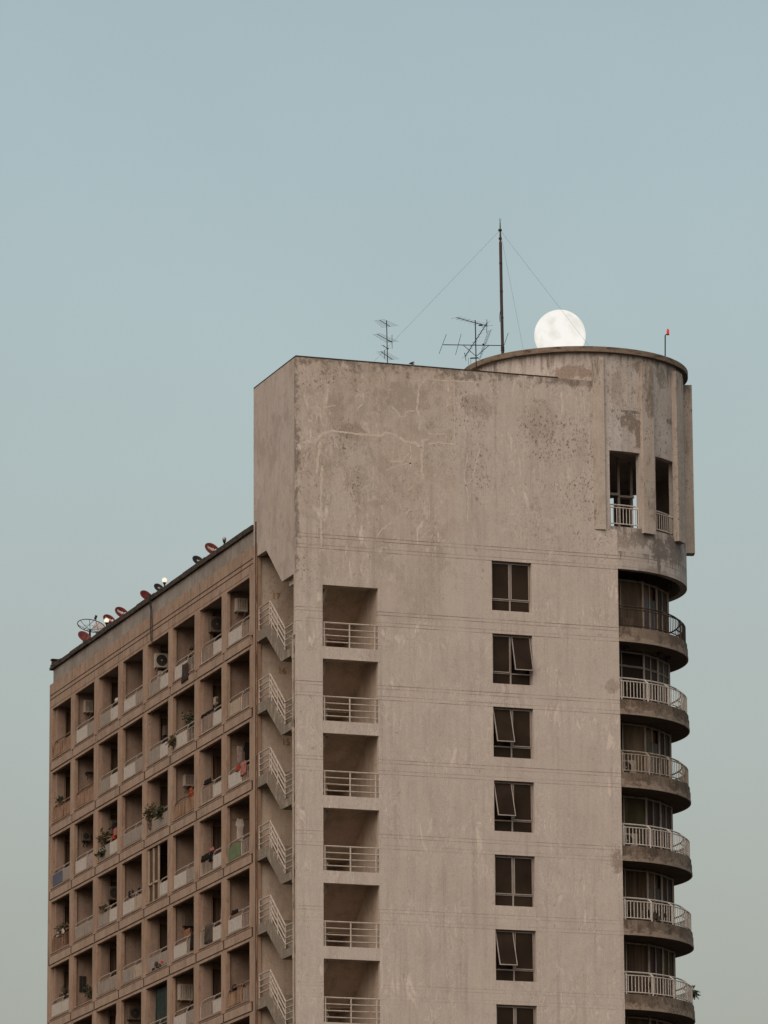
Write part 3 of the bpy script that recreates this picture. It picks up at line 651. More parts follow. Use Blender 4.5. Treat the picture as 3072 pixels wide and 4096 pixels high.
for k_ in range(KG-1):
    zt = T-H*(k_+1); fl.box(.15, 1.4, 5.75, 34.97, zt+.10, zt+.60)
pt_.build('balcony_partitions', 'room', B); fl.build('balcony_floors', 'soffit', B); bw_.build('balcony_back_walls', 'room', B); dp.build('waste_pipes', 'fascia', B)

PT = {0: ['RR', 'WG', 'GW', 'WG', 'GW', 'WB', 'BW', 'WB'], 1: ['RR', 'RR', 'GW', 'WG', 'GW', 'WB', 'BW', 'SB'], 2: ['LG', 'WP', 'GW', 'GG', 'GG', 'RR', 'BW', 'WB'],
      3: ['VV', 'GG', 'GW', 'WS', '.W', 'WG', 'BW', 'NB'], 4: ['WW', '..', 'GG', 'GS', 'GG', 'WB', 'BW', 'WB'], 5: ['GG', 'GG', '..', '..', '..', 'WG', 'BW', 'RB']}
MC = {'R': 'Rr', 'W': 'W', 'G': 'G', 'S': 'S', 'L': 'L', 'N': 'Nn', 'P': 'P'}
RAILM = {'R': 'Rr', 'V': 'Rr'}
for k_, row in PT.items():
    for b, code in enumerate(row, 1):
        if code == '..' and (k_, b) != (5, 5): continue
        z0 = T-H*k_-2.28; ya, yb = yr(b)+.02, yr(b)+OW-.12
        ys = ya+(yb-ya)*(.42 if b % 2 else .40)
        t = MB(); x = .06
        mat = RAILM.get(code[0], 'steel_beige')
        sag = random.uniform(-.015, .015)
        for p, q, c in ((ys, yb, code[0]), (ya, ys, code[1])):
            if c == '.' and code != '..': continue
            t.tube([(x, q, z0+.05), (x, q, z0+.60), (x+.02, q-.05, z0+.72), (x+.06, q-.18, z0+.80+sag), (x+.07, p+.03, z0+.81+sag)], .029, 6)
            t.tube([(x, p, z0+.60), (x, q, z0+.60)], .018, 5); t.tube([(x, p, z0+.06), (x, q, z0+.06)], .018, 5)
        t.tube([(x, ya, z0), (x, ya, z0+.60), (x+.07, ya, z0+.80)], .024, 6)
        rl = t.build('balcony_railing', mat, B)
        for p, q, c in ((ys, yb, code[0]), (ya, ys, code[1])):
            if c in '.': continue
            if c in 'BV':
                t = MB(); n_ = max(3, int((q-p)/.17))
                for i in range(n_+1): t.tube([(x, p+(q-p)*i/n_, z0+.06), (x, p+(q-p)*i/n_, z0+.60)], .012, 5)
                t.build('bars', 'steel_beige' if c == 'B' else 'Rr', rl)
            else:
                t = MB(); t.box(x-.03, x-.018, p+.02, q-.02, z0+.05+random.uniform(0, .03), z0+.59+random.uniform(-.03, .02)); t.build('panel', MC[c], rl)

# ------------------------------------------------------------------ air conditioners
def ac(name_mat, label, x0, x1, y, z0, z1, fan=True, dp_=.32, bracket=True, group='air conditioners on the balconies'):
    r = thing('air_conditioner', label, 'air conditioner', ((x0+x1)/2, y, z0), group)
    s = MB(); s.box(x0, x1, y-dp_, y, z0, z1); s.build('shell', name_mat, r)
    if fan:
        cx_, cz_ = x0+(x1-x0)*.42, (z0+z1)/2; rr = min(x1-x0, z1-z0)*.40
        s = MB(); n_ = 20
        for i in range(n_):
            a, b2 = 2*math.pi*i/n_, 2*math.pi*(i+1)/n_; yy = y-dp_-.008
            s.quad((cx_, yy, cz_), (cx_+rr*math.cos(a), yy, cz_+rr*math.sin(a)), (cx_+rr*math.cos(b2), yy, cz_+rr*math.sin(b2)))
            s.quad((cx_+rr*math.cos(a), yy, cz_+rr*math.sin(a)), (cx_+rr*math.cos(b2), yy, cz_+rr*math.sin(b2)), (cx_+rr*math.cos(b2), y-dp_, cz_+rr*math.sin(b2)), (cx_+rr*math.cos(a), y-dp_, cz_+rr*math.sin(a)))
        g_ = s.build('fan_grille', 'grille', r)
        s = MB(); s.sphere((cx_, y-dp_-.012, cz_), rr*.16, 10, 6, (1, .3, 1)); s.build('fan_hub', name_mat, r)
    else:
        s = MB()
        for i in range(5):
            xx = x0+(x1-x0)*(.15+.16*i); s.box(xx, xx+.02, y-dp_-.006, y-dp_, z0+.06, z1-.06)
        s.build('vent_slats', 'acd', r)
    if bracket:
        s = MB()
        for xx in (x0+.08, x1-.08):
            s.tube([(xx, y, z0-.02), (xx, y-dp_-.02, z0-.02)], .02, 5); s.tube([(xx, y-dp_+.05, z0-.02), (xx, y, z0-.22)], .018, 5)
        s.build('bracket', 'dark' if name_mat == 'acd' else 'steel_dirty', r)
    return r
def part_y(b): return yr(b)+OW+(.095 if b > 1 else -.11)-(.2 if b % 2 else 0)
for k_, b, mt, x0, x1, dz0, dz1, fan, desc in (
        (0, 8, 'ac', .34, .80, .78, .24, 0, 'pale box air conditioner hung high'), (0, 7, 'acd', .34, .98, .92, .28, 1, 'large shadowed air conditioner hung high'),
        (0, 5, 'ac', .24, .84, .98, .38, 1, 'pale air conditioner with round fan facing out'), (0, 2, 'ac', .38, .74, .82, .28, 0, 'pale narrow air conditioner hung high'),
        (1, 5, 'acd', .62, .95, .95, .55, 0, 'dim small air conditioner hung at the back'), (1, 7, 'ac', .55, .66, .98, .70, 0, 'very small pale unit hung on the wall'),
        (2, 2, 'acd', .34, .66, .72, .34, 1, 'small grimy air conditioner hung high'), (2, 3, 'acd', .48, .98, 1.05, .45, 1, 'dark air conditioner with fan above a shelf of plants'),
        (2, 6, 'ac', .45, .85, .80, .34, 0, 'brownish air conditioner above red and orange laundry'), (3, 3, 'acd', .42, .95, 1.0, .42, 1, 'dark air conditioner above a pot on the rail'),
        (4, 6, 'acd', .45, .95, .80, .36, 0, 'dull brown air conditioner above a brown jacket'), (5, 4, 'acd', .28, .95, .80, .28, 1, 'wide dark air conditioner hung on thin brackets'),
        (5, 6, 'ac', .24, .82, .95, .30, 0, 'bulky pale air conditioner hung near the ceiling')):
    zt = T-H*k_; ac(mt, f'{desc} in the {where(b, k_)}', x0, x1, part_y(b)-.02, zt-dz0, zt-dz1, bool(fan))
ac('ac', 'small second pale unit below the round fan in the '+where(5, 0), .38, .68, part_y(5)-.02, T-1.45, T-1.12, False, .25, False)
for k_, mt, ds, rr in ((0, 'acd', 'dark brown air conditioner behind the rusted curved railing', .52), (2, 'ac', 'dirty air conditioner with big round fan behind the grimy curved railing', .62), (3, 'ac', 'pale air conditioner with black round fan behind the white curved railing', .62)):
    z0 = 42.62-H*k_; ac(mt, ds, 13.50, 14.25, 1.05, z0+.03, z0+rr, k_ > 0, .32, False)
# empty bracket
r = thing('wall_bracket', 'empty dark bracket for an air conditioner in the '+where(2, 1), 'bracket', (.6, part_y(2), T-H-.9))
s = MB()
for x in (.5, .95): s.tube([(x, part_y(2), T-H-.62), (x, part_y(2)-.4, T-H-.62), (x, part_y(2)-.4, T-H-.95)], .022, 5)
s.box(.46, 1.0, part_y(2)-.42, part_y(2)-.1, T-H-.64, T-H-.58); s.build('arm', 'dark', r)

# ------------------------------------------------------------------ plants
def bush(name, label, p, size, n_, mat='leaf', pot=True, droop=0, L=.16, cat='plant'):
    p = Vector(p); r = thing(name, label, cat, p)
    if pot:
        s = MB(); s.lathe((p.x, p.y, p.z), [(.10, 0), (.13, .2), (.145, .2), (.145, .24), (.11, .24)], 12); s.build('pot', 'pot', r)
    st_ = MB(); lf_ = MB()
    for i in range(max(5, n_//14)):
        e = p+Vector((random.gauss(0, size[0]*.4), random.gauss(0, size[1]*.4), .2+size[2]*random.uniform(.35, 1)))
        mid = p.lerp(e, .5)+Vector((random.uniform(-.05, .05), random.uniform(-.05, .05), .05))
        e2 = e+Vector((0, 0, -droop*random.uniform(.2, 1)))
        st_.tube([p+Vector((0, 0, .15)), mid, e, e2] if droop else [p+Vector((0, 0, .15)), mid, e], .008, 4)
        for j in range(14):
            t = random.uniform(.25, 1); c = (mid.lerp(e, t) if not droop or j % 2 else e.lerp(e2, t))
            c = c+Vector((random.gauss(0, .05), random.gauss(0, .08), random.gauss(0, .05)))
            lf_.leaf(c, (random.uniform(-1, 1), random.uniform(-1, 1), random.uniform(-.7, .8)), L*random.uniform(.6, 1.3), L*.22)
    st_.build('stem', 'leafd', r); lf_.build('foliage', mat, r, fix=False); return r
z = T-H*1-2.28
bush('potted_plant', 'large tangled bushy plant filling the '+where(6, 1), (.45, yr(6)+2.0, z+.3), (.35, .8, 1.0), 420)
bush('hanging_plant', 'grey green plant trailing over the sill of the '+where(6, 1), (-.06, yr(6)+2.75, z+.05), (.12, .25, .35), 160, 'leafd', False)
z = T-H*2-2.28
bush('potted_plant', 'spiky plant spilling over the rail of the '+where(3, 2), (.1, yr(3)+2.2, z+.62), (.2, .55, .35), 200, 'leafd', True, 0, .26)
bush('planter', 'long dark planter of small plants on the sill of the '+where(3, 2), (-.02, yr(3)+2.3, z+.0), (.08, .7, .2), 120, 'leaf', False)
bush('potted_plant', 'overgrown leafy plant hiding the rail of the '+where(5, 2), (.02, yr(5)+2.5, z+.2), (.18, .45, .9), 300, 'leafd', True)
bush('hanging_plant', 'drooping dark plant over the rail of the '+where(5, 2), (.0, yr(5)+1.0, z+.35), (.12, .5, .35), 220, 'leaf', False, .4)
bush('potted_plant', 'dark rounded plant above the rusty rail of the '+where(1, 1), (.12, yr(1)+1.9, T-H-2.28+.62), (.1, .3, .25), 90)
bush('potted_plant', 'scraggly plant and pale leaves on the rail of the '+where(1, 3), (.05, yr(1)+1.4, T-H*3-2.28+.55), (.12, .7, .35), 170, 'leafd')
bush('potted_plant', 'small round plant on the rail of the '+where(3, 3), (.12, yr(3)+2.35, T-H*3-2.28+.62), (.08, .18, .12), 70)
bush('potted_plant', 'tall thin dark plant at the right edge of the '+where(7, 3), (.3, yr(7)+.25, T-H*3-2.28+.6), (.06, .12, .75), 90)
bush('potted_plant', 'faint dark plants deep inside the '+where(2, 4), (.7, part_y(2)-.6, T-H*4-2.28+.1), (.3, .3, .9), 160)
p = pol(4.45, 78, 39.72-H*4+.35)
bush('hanging_plant', 'dark leafy plant hanging outside the lowest curved railing on the right', p, (.10, .16, .4), 75, 'leaf', False, .45, .2)

# ------------------------------------------------------------------ laundry and odds and ends
def drape(name, label, cat, mat, x, y0, y1, z1, z0, wob=.03, n_=10):
    """cloth hanging in the plane of the facade, pleated"""
    s = MB(); rows = 6; ids = []
    for i in range(rows+1):
        for j in range(n_+1):
            yy = y0+(y1-y0)*j/n_; zz = z1+(z0-z1)*i/rows
            s.v.append((x+wob*math.sin(j*2.1+i*.3)*(.3+i/rows), yy+random.uniform(-.012, .012)*i, zz+random.uniform(-.02, .02)))
    for i in range(rows):
        for j in range(n_): a = i*(n_+1)+j; s.f.append((a, a+1, a+n_+2, a+n_+1))
    o = s.build(name, mat, None, True, False)
    md = o.modifiers.new('thick', 'SOLIDIFY'); md.thickness = .012
    return tag(o, label, cat)
def shirt(name, label, cat, mat, x0, x1, y, z1, z0):
    """shirt seen frontally (plane Y), on a line"""
    s = MB(); w_ = x1-x0; h_ = z1-z0
    P = [(x0+w_*.2, z1), (x0+w_*.42, z1-.03), (x0+w_*.58, z1-.03), (x0+w_*.8, z1), (x1, z1-h_*.3), (x0+w_*.84, z1-h_*.38), (x0+w_*.88, z0+.04), (x0+w_*.5, z0), (x0+w_*.14, z0+.03), (x0+w_*.17, z1-h_*.38), (x0, z1-h_*.3)]
    s.prism(P, 1, y-.02, y+.02); return tag(s.build(name, mat), label, cat)
def Z(k_): return T-H*k_-2.28
drape('towel', 'pink towel hanging over the rail of the '+where(8, 2), 'towel', 'pink_cloth', -.0, yr(8)+.45, yr(8)+1.15, Z(2)+.82, Z(2)+.28)
drape('cloth', 'small red and white cloth over the rail of the '+where(8, 2), 'cloth', 'red_cloth', .0, yr(8)+1.3, yr(8)+1.75, Z(2)+.80, Z(2)+.58)
shirt('hanging_laundry', 'patterned pale laundry hanging inside the '+where(8, 2), 'laundry', 'P', .22, .48, yr(8)+2.4, Z(2)+1.75, Z(2)+1.05)
shirt('hanging_laundry', 'black clothes hanging inside the '+where(8, 2), 'laundry', 'black_cloth', .45, .85, yr(8)+2.2, Z(2)+1.9, Z(2)+.75)
drape('hanging_laundry', 'bright red garment on the line of the '+where(6, 2), 'laundry', 'red_cloth', .3, yr(6)+1.25, yr(6)+1.65, Z(2)+1.15, Z(2)+.62)
drape('hanging_laundry', 'orange garment beside the red one in the '+where(6, 2), 'laundry', 'orange_cloth', .34, yr(6)+.95, yr(6)+1.2, Z(2)+1.05, Z(2)+.66)
drape('cloth', 'black cloth slung over the rail of the '+where(7, 3), 'cloth', 'black_cloth', .02, yr(7)+1.75, yr(7)+2.75, Z(3)+.84, Z(3)+.58)
drape('cloth', 'black rag hanging mid rail of the '+where(7, 3), 'cloth', 'black_cloth', .0, yr(7)+1.25, yr(7)+1.6, Z(3)+.84, Z(3)+.42)
drape('cloth', 'faded pink cloth on top of the rail of the '+where(7, 3), 'cloth', 'pink_cloth', .05, yr(7)+1.2, yr(7)+1.75, Z(3)+.98, Z(3)+.84)
drape('towel', 'grey brown towel draped over the rail of the '+where(7, 4), 'towel', 'grey_brown_cloth', -.01, yr(7)+1.25, yr(7)+2.2, Z(4)+.84, Z(4)+.08)
drape('hanging_laundry', 'brown jacket drying above the rail of the '+where(6, 4), 'laundry', 'brown_cloth', .2, yr(6)+1.2, yr(6)+2.1, Z(4)+1.15, Z(4)+.82)
drape('hanging_laundry', 'long black cloth at the right side of the '+where(6, 4), 'laundry', 'black_cloth', .01, yr(6)+.1, yr(6)+.5, Z(4)+.78, Z(4)+.12)
shirt('shirt', 'white shirt drying on a line in the '+where(8, 3), 'shirt', 'white_cloth', .22, .58, yr(8)+2.5, Z(3)+1.75, Z(3)+.85)
drape('hanging_laundry', 'red cloth hanging in the '+where(3, 5), 'laundry', 'pink_cloth', .4, yr(3)+1.0, yr(3)+1.5, T-H*5-.35, T-H*5-1.1)
drape('curtain', 'dark teal curtain across the '+where(5, 5), 'curtain', 'teal_cloth', .3, yr(5)+.6, yr(5)+2.6, T-H*5-.1, T-H*5-2.2)
drape('cloth', 'pale cloth draped over the rail beside the pillar of the '+where(7, 4), 'cloth', 'white_cloth', .1, yr(7)+.1, yr(7)+.35, Z(4)+1.3, Z(4)+.7)
drape('cloth', 'black cloth on the rail of the '+where(8, 4), 'cloth', 'black_cloth', .05, yr(8)+1.7, yr(8)+2.5, Z(4)+.92, Z(4)+.78)
drape('cloth', 'dark cloth on the rail of the '+where(7, 1), 'cloth', 'black_cloth', .02, yr(7)+1.2, yr(7)+2.8, Z(1)+.82, Z(1)+.70)
drape('cloth', 'black bundle on the rail of the '+where(7, 2), 'cloth', 'black_cloth', .02, yr(7)+1.5, yr(7)+2.4, Z(2)+.95, Z(2)+.76)
def clutter(label, x0, x1, y0, y1, z0, z1, n_, mats=('dark_mix', 'acd', 'black_cloth', 'grey_brown_cloth'), cat='household items'):
    r = thing('household_clutter', label, cat, ((x0+x1)/2, (y0+y1)/2, z0))
    for i in range(n_):
        s = MB(); a, b2, c = random.uniform(.05, .16), random.uniform(.05, .22), random.uniform(.08, .3)
        x, y = random.uniform(x0, x1), random.uniform(y0, y1); z_ = z0+(z1-z0)*random.uniform(0, .7)*(i > 2)
        pr = [(.2, 0), (.5, .1), (.45, .6), (.25, 1)] if i % 2 else [(.5, 0), (.5, .8), (.3, .9), (.3, 1)]
        s.lathe((x, y, z_), [(q*max(a, b2), h*c) for q, h in pr], 9); s.build('item', random.choice(mats), r)
    return r
clutter('dark heap of pots and clothes above the rail of the '+where(6, 0), .1, .5, yr(6)+.15, yr(6)+1.7, Z(0)+.55, Z(0)+1.5, 12)
drape('cloth', 'dirty rags hanging down over the sill of the '+where(6, 0), 'cloth', 'dark_mix', -.05, yr(6)+.7, yr(6)+1.6, Z(0)+.45, Z(0)-.3)
clutter('row of small dark pots along the rail of the '+where(4, 3), .08, .3, yr(4)+.2, yr(4)+2.6, Z(3)+.64, Z(3)+.9, 10)
clutter('jumble of dark objects on the rail of the '+where(1, 4), .08, .4, yr(1)+.2, yr(1)+2.4, Z(4)+.6, Z(4)+1.3, 10)
clutter('small dark items on the sill of the '+where(5, 4), -.02, .03, yr(5)+.9, yr(5)+2.7, Z(4)+.0, Z(4)+.2, 6)
clutter('dark bundles on the rail of the '+where(8, 5), .08, .3, yr(8)+1.5, yr(8)+2.8, Z(5)+.66, Z(5)+.85, 6)
clutter('two dark pots above the rail of the '+where(5, 2), .2, .4, yr(5)+.3, yr(5)+1.5, Z(2)+.75, Z(2)+1.0, 4)
clutter('assorted dark items behind the bars of the fifth curved railing from the top', 13.6, 15.2, .3, 1.0, 42.62-H*4, 42.62-H*4+.5, 14)
clutter('assorted items behind the bars of the sixth curved railing from the top', 13.6, 15.0, .3, 1.0, 42.62-H*5, 42.62-H*5+.5, 12)
s = MB(); s.sphere((.38, yr(3)+1.35, Z(0)+1.02), .13, 16, 10); tag(s.build('ball', 'white_cloth', None, True), 'pale round ball above the rail of the '+where(3, 0), 'ball')
s = MB(); y_ = part_y(2)-.01
for a_ in (.30, .46): s.box(a_, a_+.13, y_-.03, y_, Z(4)+.75, Z(4)+1.45)
s.build('vent_window', 'dark', B)
clutter('dark heap of bags along the rail of the '+where(2, 5), .1, .5, yr(2)+.3, yr(2)+2.4, Z(5)+.3, Z(5)+1.0, 8)
clutter('dim furniture and bags inside the '+where(1, 2), .2, .6, yr(1)+.3, yr(1)+2.2, Z(2)+.6, Z(2)+1.0, 6)
clutter('dark bottles and cloths behind the rail of the '+where(6, 5), .15, .5, yr(6)+.2, yr(6)+2.5, Z(5)+.62, Z(5)+.9, 7)
drape('cloth', 'pale crumpled cloth over the rusty bars of the '+where(1, 3), 'cloth', 'white_cloth', .0, yr(1)+.9, yr(1)+2.0, Z(3)+.86, Z(3)+.62)
s = MB(); s.box(.05, .25, yr(3)+.3, yr(3)+.75, Z(2)+.80, Z(2)+1.12); tag(s.build('plastic_box', 'pink_cloth'), 'faded pink box on the rail of the '+where(3, 2), 'box')
s = MB(); s.box(.02, .2, yr(3)+.6, yr(3)+.95, Z(2)+.68, Z(2)+.86); tag(s.build('plastic_box', 'red_cloth'), 'red plastic tray by a pink box in the '+where(3, 2), 'tray')
s = MB()
for b_, x_ in ((0, 0), (1, .02)):
    pass
r = thing('folding_screen', 'brown slatted screen with pale posts filling the '+where(5, 3), 'screen', (.1, yr(5)+2, Z(3)))
s = MB()
for i in range(22): s.box(.09, .11, yr(5)+1.45, yr(5)+2.85, Z(3)+.05+i*.1, Z(3)+.13+i*.1)
s.build('slats', 'wood', r)
s = MB()
for yy in (1.42, 2.15, 2.87): s.box(.03, .09, yr(5)+yy-.045, yr(5)+yy+.045, Z(3)+.02, Z(3)+2.25)
s.box(.03, .085, yr(5)+1.42, yr(5)+2.87, Z(3)+.75, Z(3)+.83); s.build('post', 'S', r)
r = thing('red_lamp', 'tiny glowing red light on the rail of the '+where(5, 4), 'lamp', tuple(at(647, 3843, 0, -.03)))
s = MB(); s.sphere(at(647, 3843, 0, -.03), .035, 10, 8); s.build('bulb', 'beacon', r, True); s = MB(); s.box(-.03, .05, *(lambda y: (y-.03, y+.03))(at(647, 3843, 0, 0).y), at(647, 3843, 0, 0).z-.06, at(647, 3843, 0, 0).z-.035); s.build('holder', 'dark', r)
s = MB(); s.tube([(.3, yr(6)+.55, Z(1)+.6), (.25, yr(6)+.45, Z(1)+2.15)], .022, 6); tag(s.build('pole', 'S'), 'tan leaning pole standing in the '+where(6, 1), 'pole')
s = MB(); s.tube([(.12, part_y(8)-.3, Z(3)+1.72), (1.0, part_y(8)-.3, Z(3)+1.8)], .01, 5); tag(s.build('clothes_line', 'dark'), 'clothes line with a white shirt in the '+where(8, 3), 'clothes line')
for i, (yy, x) in enumerate(((at(604, 2480, 0, -.05).y, -.06), (at(608, 2480, 0, -.05).y, -.055))):
    s = MB(); z_ = 46.95
    s.tube([(-.13, yy, 46.98), (-.13, yy, 46.7), (x, yy+.02, 46.3), (x, yy+.03*(-1)**i, 45.5), (x, yy, 45.0-.2*i)], .022, 5)
    tag(s.build('cable', 'dark'), ['left of two black cables hanging from the parapet above the balconies', 'right of two black cables hanging from the parapet above the balconies'][i], 'cable', 'cables hanging from the parapet')
for i, (dx, dy) in enumerate(((13.95, .85), (15.65, 1.55), (16.3, 2.25))):
    s = MB(); zc = 42.02-.012; s.box(dx-.08, dx+.08, dy-.08, dy+.08, zc-.19, zc); s.box(dx-.1, dx+.1, dy-.1, dy+.1, zc-.03, zc-.001)
    tag(s.build('ceiling_lamp', 'dark'), ['leftmost of three black box lamps under the second curved balcony ceiling', 'middle one of three black box lamps under the second curved balcony ceiling', 'rightmost of three black box lamps under the second curved balcony ceiling'][i], 'lamp', 'box lamps under the balcony ceiling')

# ------------------------------------------------------------------ roof of the wing: dishes and globe lamps
toc = -fw
def dish(label, px, py, rad, mat, kind, tilt=35, ratio=.55):
    c = at(px, py, 0, .42); a = R(tilt); q = math.sqrt(1-ratio*ratio)
    n_ = (toc*ratio + (rt*math.sin(a)+upv*math.cos(a))*q).normalized()
    ex = (rt - n_*rt.dot(n_)).normalized(); ey = n_.cross(ex)
    if ey.dot(upv) < 0: ey = -ey
    r = thing('satellite_dish', label, 'satellite dish', (c.x, c.y, 46.08), 'satellite dishes along the roof edge')
    def P(u, v, h=0): return c+ex*u+ey*v+n_*(h+.35*rad*((u*u+v*v)/(rad*rad)-1))
    s = MB(); nr, na = 6, 36; i0 = 0
    for i in range(nr+1):
        for j in range(na):
            t = 2*math.pi*j/na; rr = rad*i/nr; s.v.append(tuple(P(rr*math.cos(t), rr*math.sin(t))))
    for i in range(nr):
        for j in range(na): s.f.append((i*na+j, i*na+(j+1) % na, (i+1)*na+(j+1) % na, (i+1)*na+j))
    o = s.build('reflector', mat, r, True, True); md = o.modifiers.new('thick', 'SOLIDIFY'); md.thickness = .02
    s = MB(); s.tube([P(rad*math.cos(2*math.pi*j/36), rad*math.sin(2*math.pi*j/36)) for j in range(37)], .014, 6); s.build('rim', 'black' if mat == 'black' else 'redo', r)
    s = MB(); s.tube([c-n_*(.4*rad), c-n_*(.4*rad)-Vector((0, 0, .1)), Vector(((c-n_*.4*rad).x, (c-n_*.4*rad).y, 46.08))], .025, 7); s.build('mount', 'dark', r)
    s = MB(); e = P(0, -rad*.9); s.tube([e, e+n_*rad*.9+ey*rad*.2], .012, 5); s.tube([e+n_*rad*.9+ey*rad*.2, e+n_*rad*.8+ey*rad*.35], .03, 7); s.build('feed_arm', 'dark', r)
    if kind == 'label':
        s = MB(); m_ = 8; 
        for i in range(m_):
            u0_, u1_ = rad*(-.62+1.3*i/m_), rad*(-.62+1.3*(i+1)/m_)
            s.quad(P(u0_, rad*.04, .03), P(u1_, rad*.04, .03), P(u1_, rad*.42, .03), P(u0_, rad*.42, .03))
        s.build('label', 'label', r, fix=False)
        s = MB()
        for i in range(9):
            u0_ = rad*(-.42+.095*i); h = .13 if i % 3 == 0 else .08
            s.quad(P(u0_, rad*.13, .036), P(u0_+rad*.06, rad*.13, .036), P(u0_+rad*.06, rad*(.13+h), .036), P(u0_, rad*(.13+h), .036))
        s.build('lettering', 'label_ink', r, fix=False)
    if kind == 'logo':
        s = MB(); 
        for i in range(12):
            a, b2 = 2*math.pi*i/12, 2*math.pi*(i+1)/12; g_ = rad*.15
            s.quad(P(-rad*.02, rad*.2 , .034), P(-rad*.02+g_*math.cos(a), rad*.2+g_*math.sin(a) , .034), P(-rad*.02+g_*math.cos(b2), rad*.2+g_*math.sin(b2), .034))
        for (u0_, v0_, u1_, v1_) in ((.12, .2, .36, .38), (.12, .2, .36, .02)):
            s.quad(P(rad*u0_, rad*(v0_-.06) , .034), P(rad*u1_, rad*(v1_-.06) , .034), P(rad*u1_, rad*(v1_+.06) , .034), P(rad*u0_, rad*(v0_+.06), .034))
        s.build('emblem', 'label', r, fix=False)
dish('faded plain red dish beside the leftmost end of the roof, below the mesh dish', 338, 2546, .31, 'redf', 'plain')
dish('red dish with white label partly behind a lit globe lamp', 437, 2478, .29, 'red', 'label')
dish('red dish with white label right of the lit globe lamp nearest the left end', 487, 2450, .32, 'red', 'label')
dish('plain deep red dish left of a small black dish', 584, 2381, .27, 'red', 'plain')
dish('small black dish with pale emblem beside the lit globe lamp on the right', 636, 2351, .23, 'black', 'logo')
dish('black dish with pale emblem below the topmost red dish', 793, 2242, .26, 'black', 'logo')
dish('orange red dish with white label nearest the tower', 849, 2196, .33, 'redo', 'label')
# big mesh dish
c = at(365, 2503, 0, 1.0); n_ = (toc*.40+(rt*.22+upv*.97).normalized()*.917).normalized(); ex = (rt-n_*rt.dot(n_)).normalized(); ey = n_.cross(ex)
r = thing('mesh_satellite_dish', 'large open mesh dish with ribs near the left end of the roof', 'satellite dish', (c.x, c.y, 46.08), 'satellite dishes along the roof edge')
RB = .62
def PB(u, v): return c+ex*u+ey*v+n_*(.32*((u*u+v*v)/RB-RB))
s = MB(); s.tube([PB(RB*math.cos(R(10*j)), RB*math.sin(R(10*j))) for j in range(37)], .02, 6)
for j in range(8):
    t = R(45*j+10); s.tube([PB(RB*q/5*math.cos(t), RB*q/5*math.sin(t)) for q in range(6)], .012, 5)
s.tube([PB(RB*.55*math.cos(R(20*j)), RB*.55*math.sin(R(20*j))) for j in range(19)], .006, 4)
s.build('rim', 'dark', r)
s = MB()
for j in range(9):
    for i in range(3):
        t0, t1 = R(-8+9*j), R(-8+9*(j+1)); q0, q1 = RB*(.22+.25*i), RB*(.22+.25*(i+1))
        s.quad(PB(q0*math.cos(t0), q0*math.sin(t0)), PB(q1*math.cos(t0), q1*math.sin(t0)), PB(q1*math.cos(t1), q1*math.sin(t1)), PB(q0*math.cos(t1), q0*math.sin(t1)))
s.build('mesh_panel', 'globe_off', r, fix=False)
s = MB(); fp_ = at(382, 2476, 0, 1.0)
for t in (100, 220, 340): s.tube([PB(RB*.6*math.cos(R(t)), RB*.6*math.sin(R(t))), fp_], .010, 5)
s.tube([fp_-upv*.02-rt*.02, fp_+upv*.16+rt*.04], .055, 9); s.build('feed', 'dark', r)
s = MB(); b0 = PB(0, 0); s.tube([b0, b0-n_*.15, (b0.x, b0.y, 46.08)], .05, 8); s.build('mount', 'dark', r)
def globe(label, px, py, rad, lit):
    c = at(px, py, 0, .05); r = thing('globe_lamp', label, 'lamp', (c.x, c.y, 46.96), 'globe lamps on the parapet')
    s = MB(); s.sphere(c, rad, 20, 14); s.build('globe', 'globe_on' if lit else 'globe_off', r, True)
    s = MB(); s.lathe((c.x, c.y, 0), [(.035, 46.9), (.03, c.z-rad-.1), (.045, c.z-rad-.06), (.08, c.z-rad*.9), (.07, c.z-rad*.85)], 12); s.build('post', 'dark', r)
globe('lit globe lamp in front of a red dish near the left end', 426, 2482, .105, True)
globe('lit globe lamp beside a small black dish at mid roof', 658, 2321, .108, True)
globe('unlit grey globe lamp nearest the tower', 897.5, 2156, .083, False)

# ------------------------------------------------------------------ roof of the tower: mast, antennas, beacon, bird
def q(x, y, Y): return at(1480+x*.3978, 850+y*.3978, 1, Y)
YM = 2.2
r = thing('radio_mast', 'tall thin rusty mast with guy wires standing on the round roof', 'mast', tuple(q(1335, 1440, YM)))
s = MB(); pts = [q(1335, 1440, YM), q(1322, 900, YM), q(1312, 300, YM)]; s.tube(pts, .062, 9); s.tube([q(1312, 305, YM), q(1308, 95, YM)], .048, 8, True, .02); s.build('pole', 'mast', r)
s = MB(); s.tube([q(1308, 95, YM), q(1307, 55, YM)], .01, 5); s.tube([q(1300, 72, YM), q(1308, 88, YM), q(1322, 72, YM)], .008, 5); s.build('finial', 'dark', r)
s = MB()
for y_ in (178, 262, 510, 795, 1060, 1360, 1385): s.tube([q(1308+(y_-95)*.0215-2, y_+8, YM), q(1308+(y_-95)*.0215-2, y_-8, YM)], .078 if y_ < 200 or y_ > 1300 else .07, 8)
s.build('clamp', 'dark', r)
s = MB(); s.tube([q(1312, 980, YM), q(1303, 1040, YM), q(1306, 1100, YM)], .012, 4); s.build('loose_wire', 'dark', r)
top = q(1308, 178, YM)
for e in (at(1496, 1446, 1, 1.4), at(2354, 1381, 1, .5), at(2093, 1397, 1, 1.9)):
    s = MB(); s.tube([top, e], .0035, 4); s.build('guy_wire', 'dark', r)
r = thing('tv_antenna', 'slim antenna mast with three short yagi antennas left on the parapet', 'antenna', tuple(q(175, 1520, .35)), 'television antennas on the tower roof')
Y1 = .35
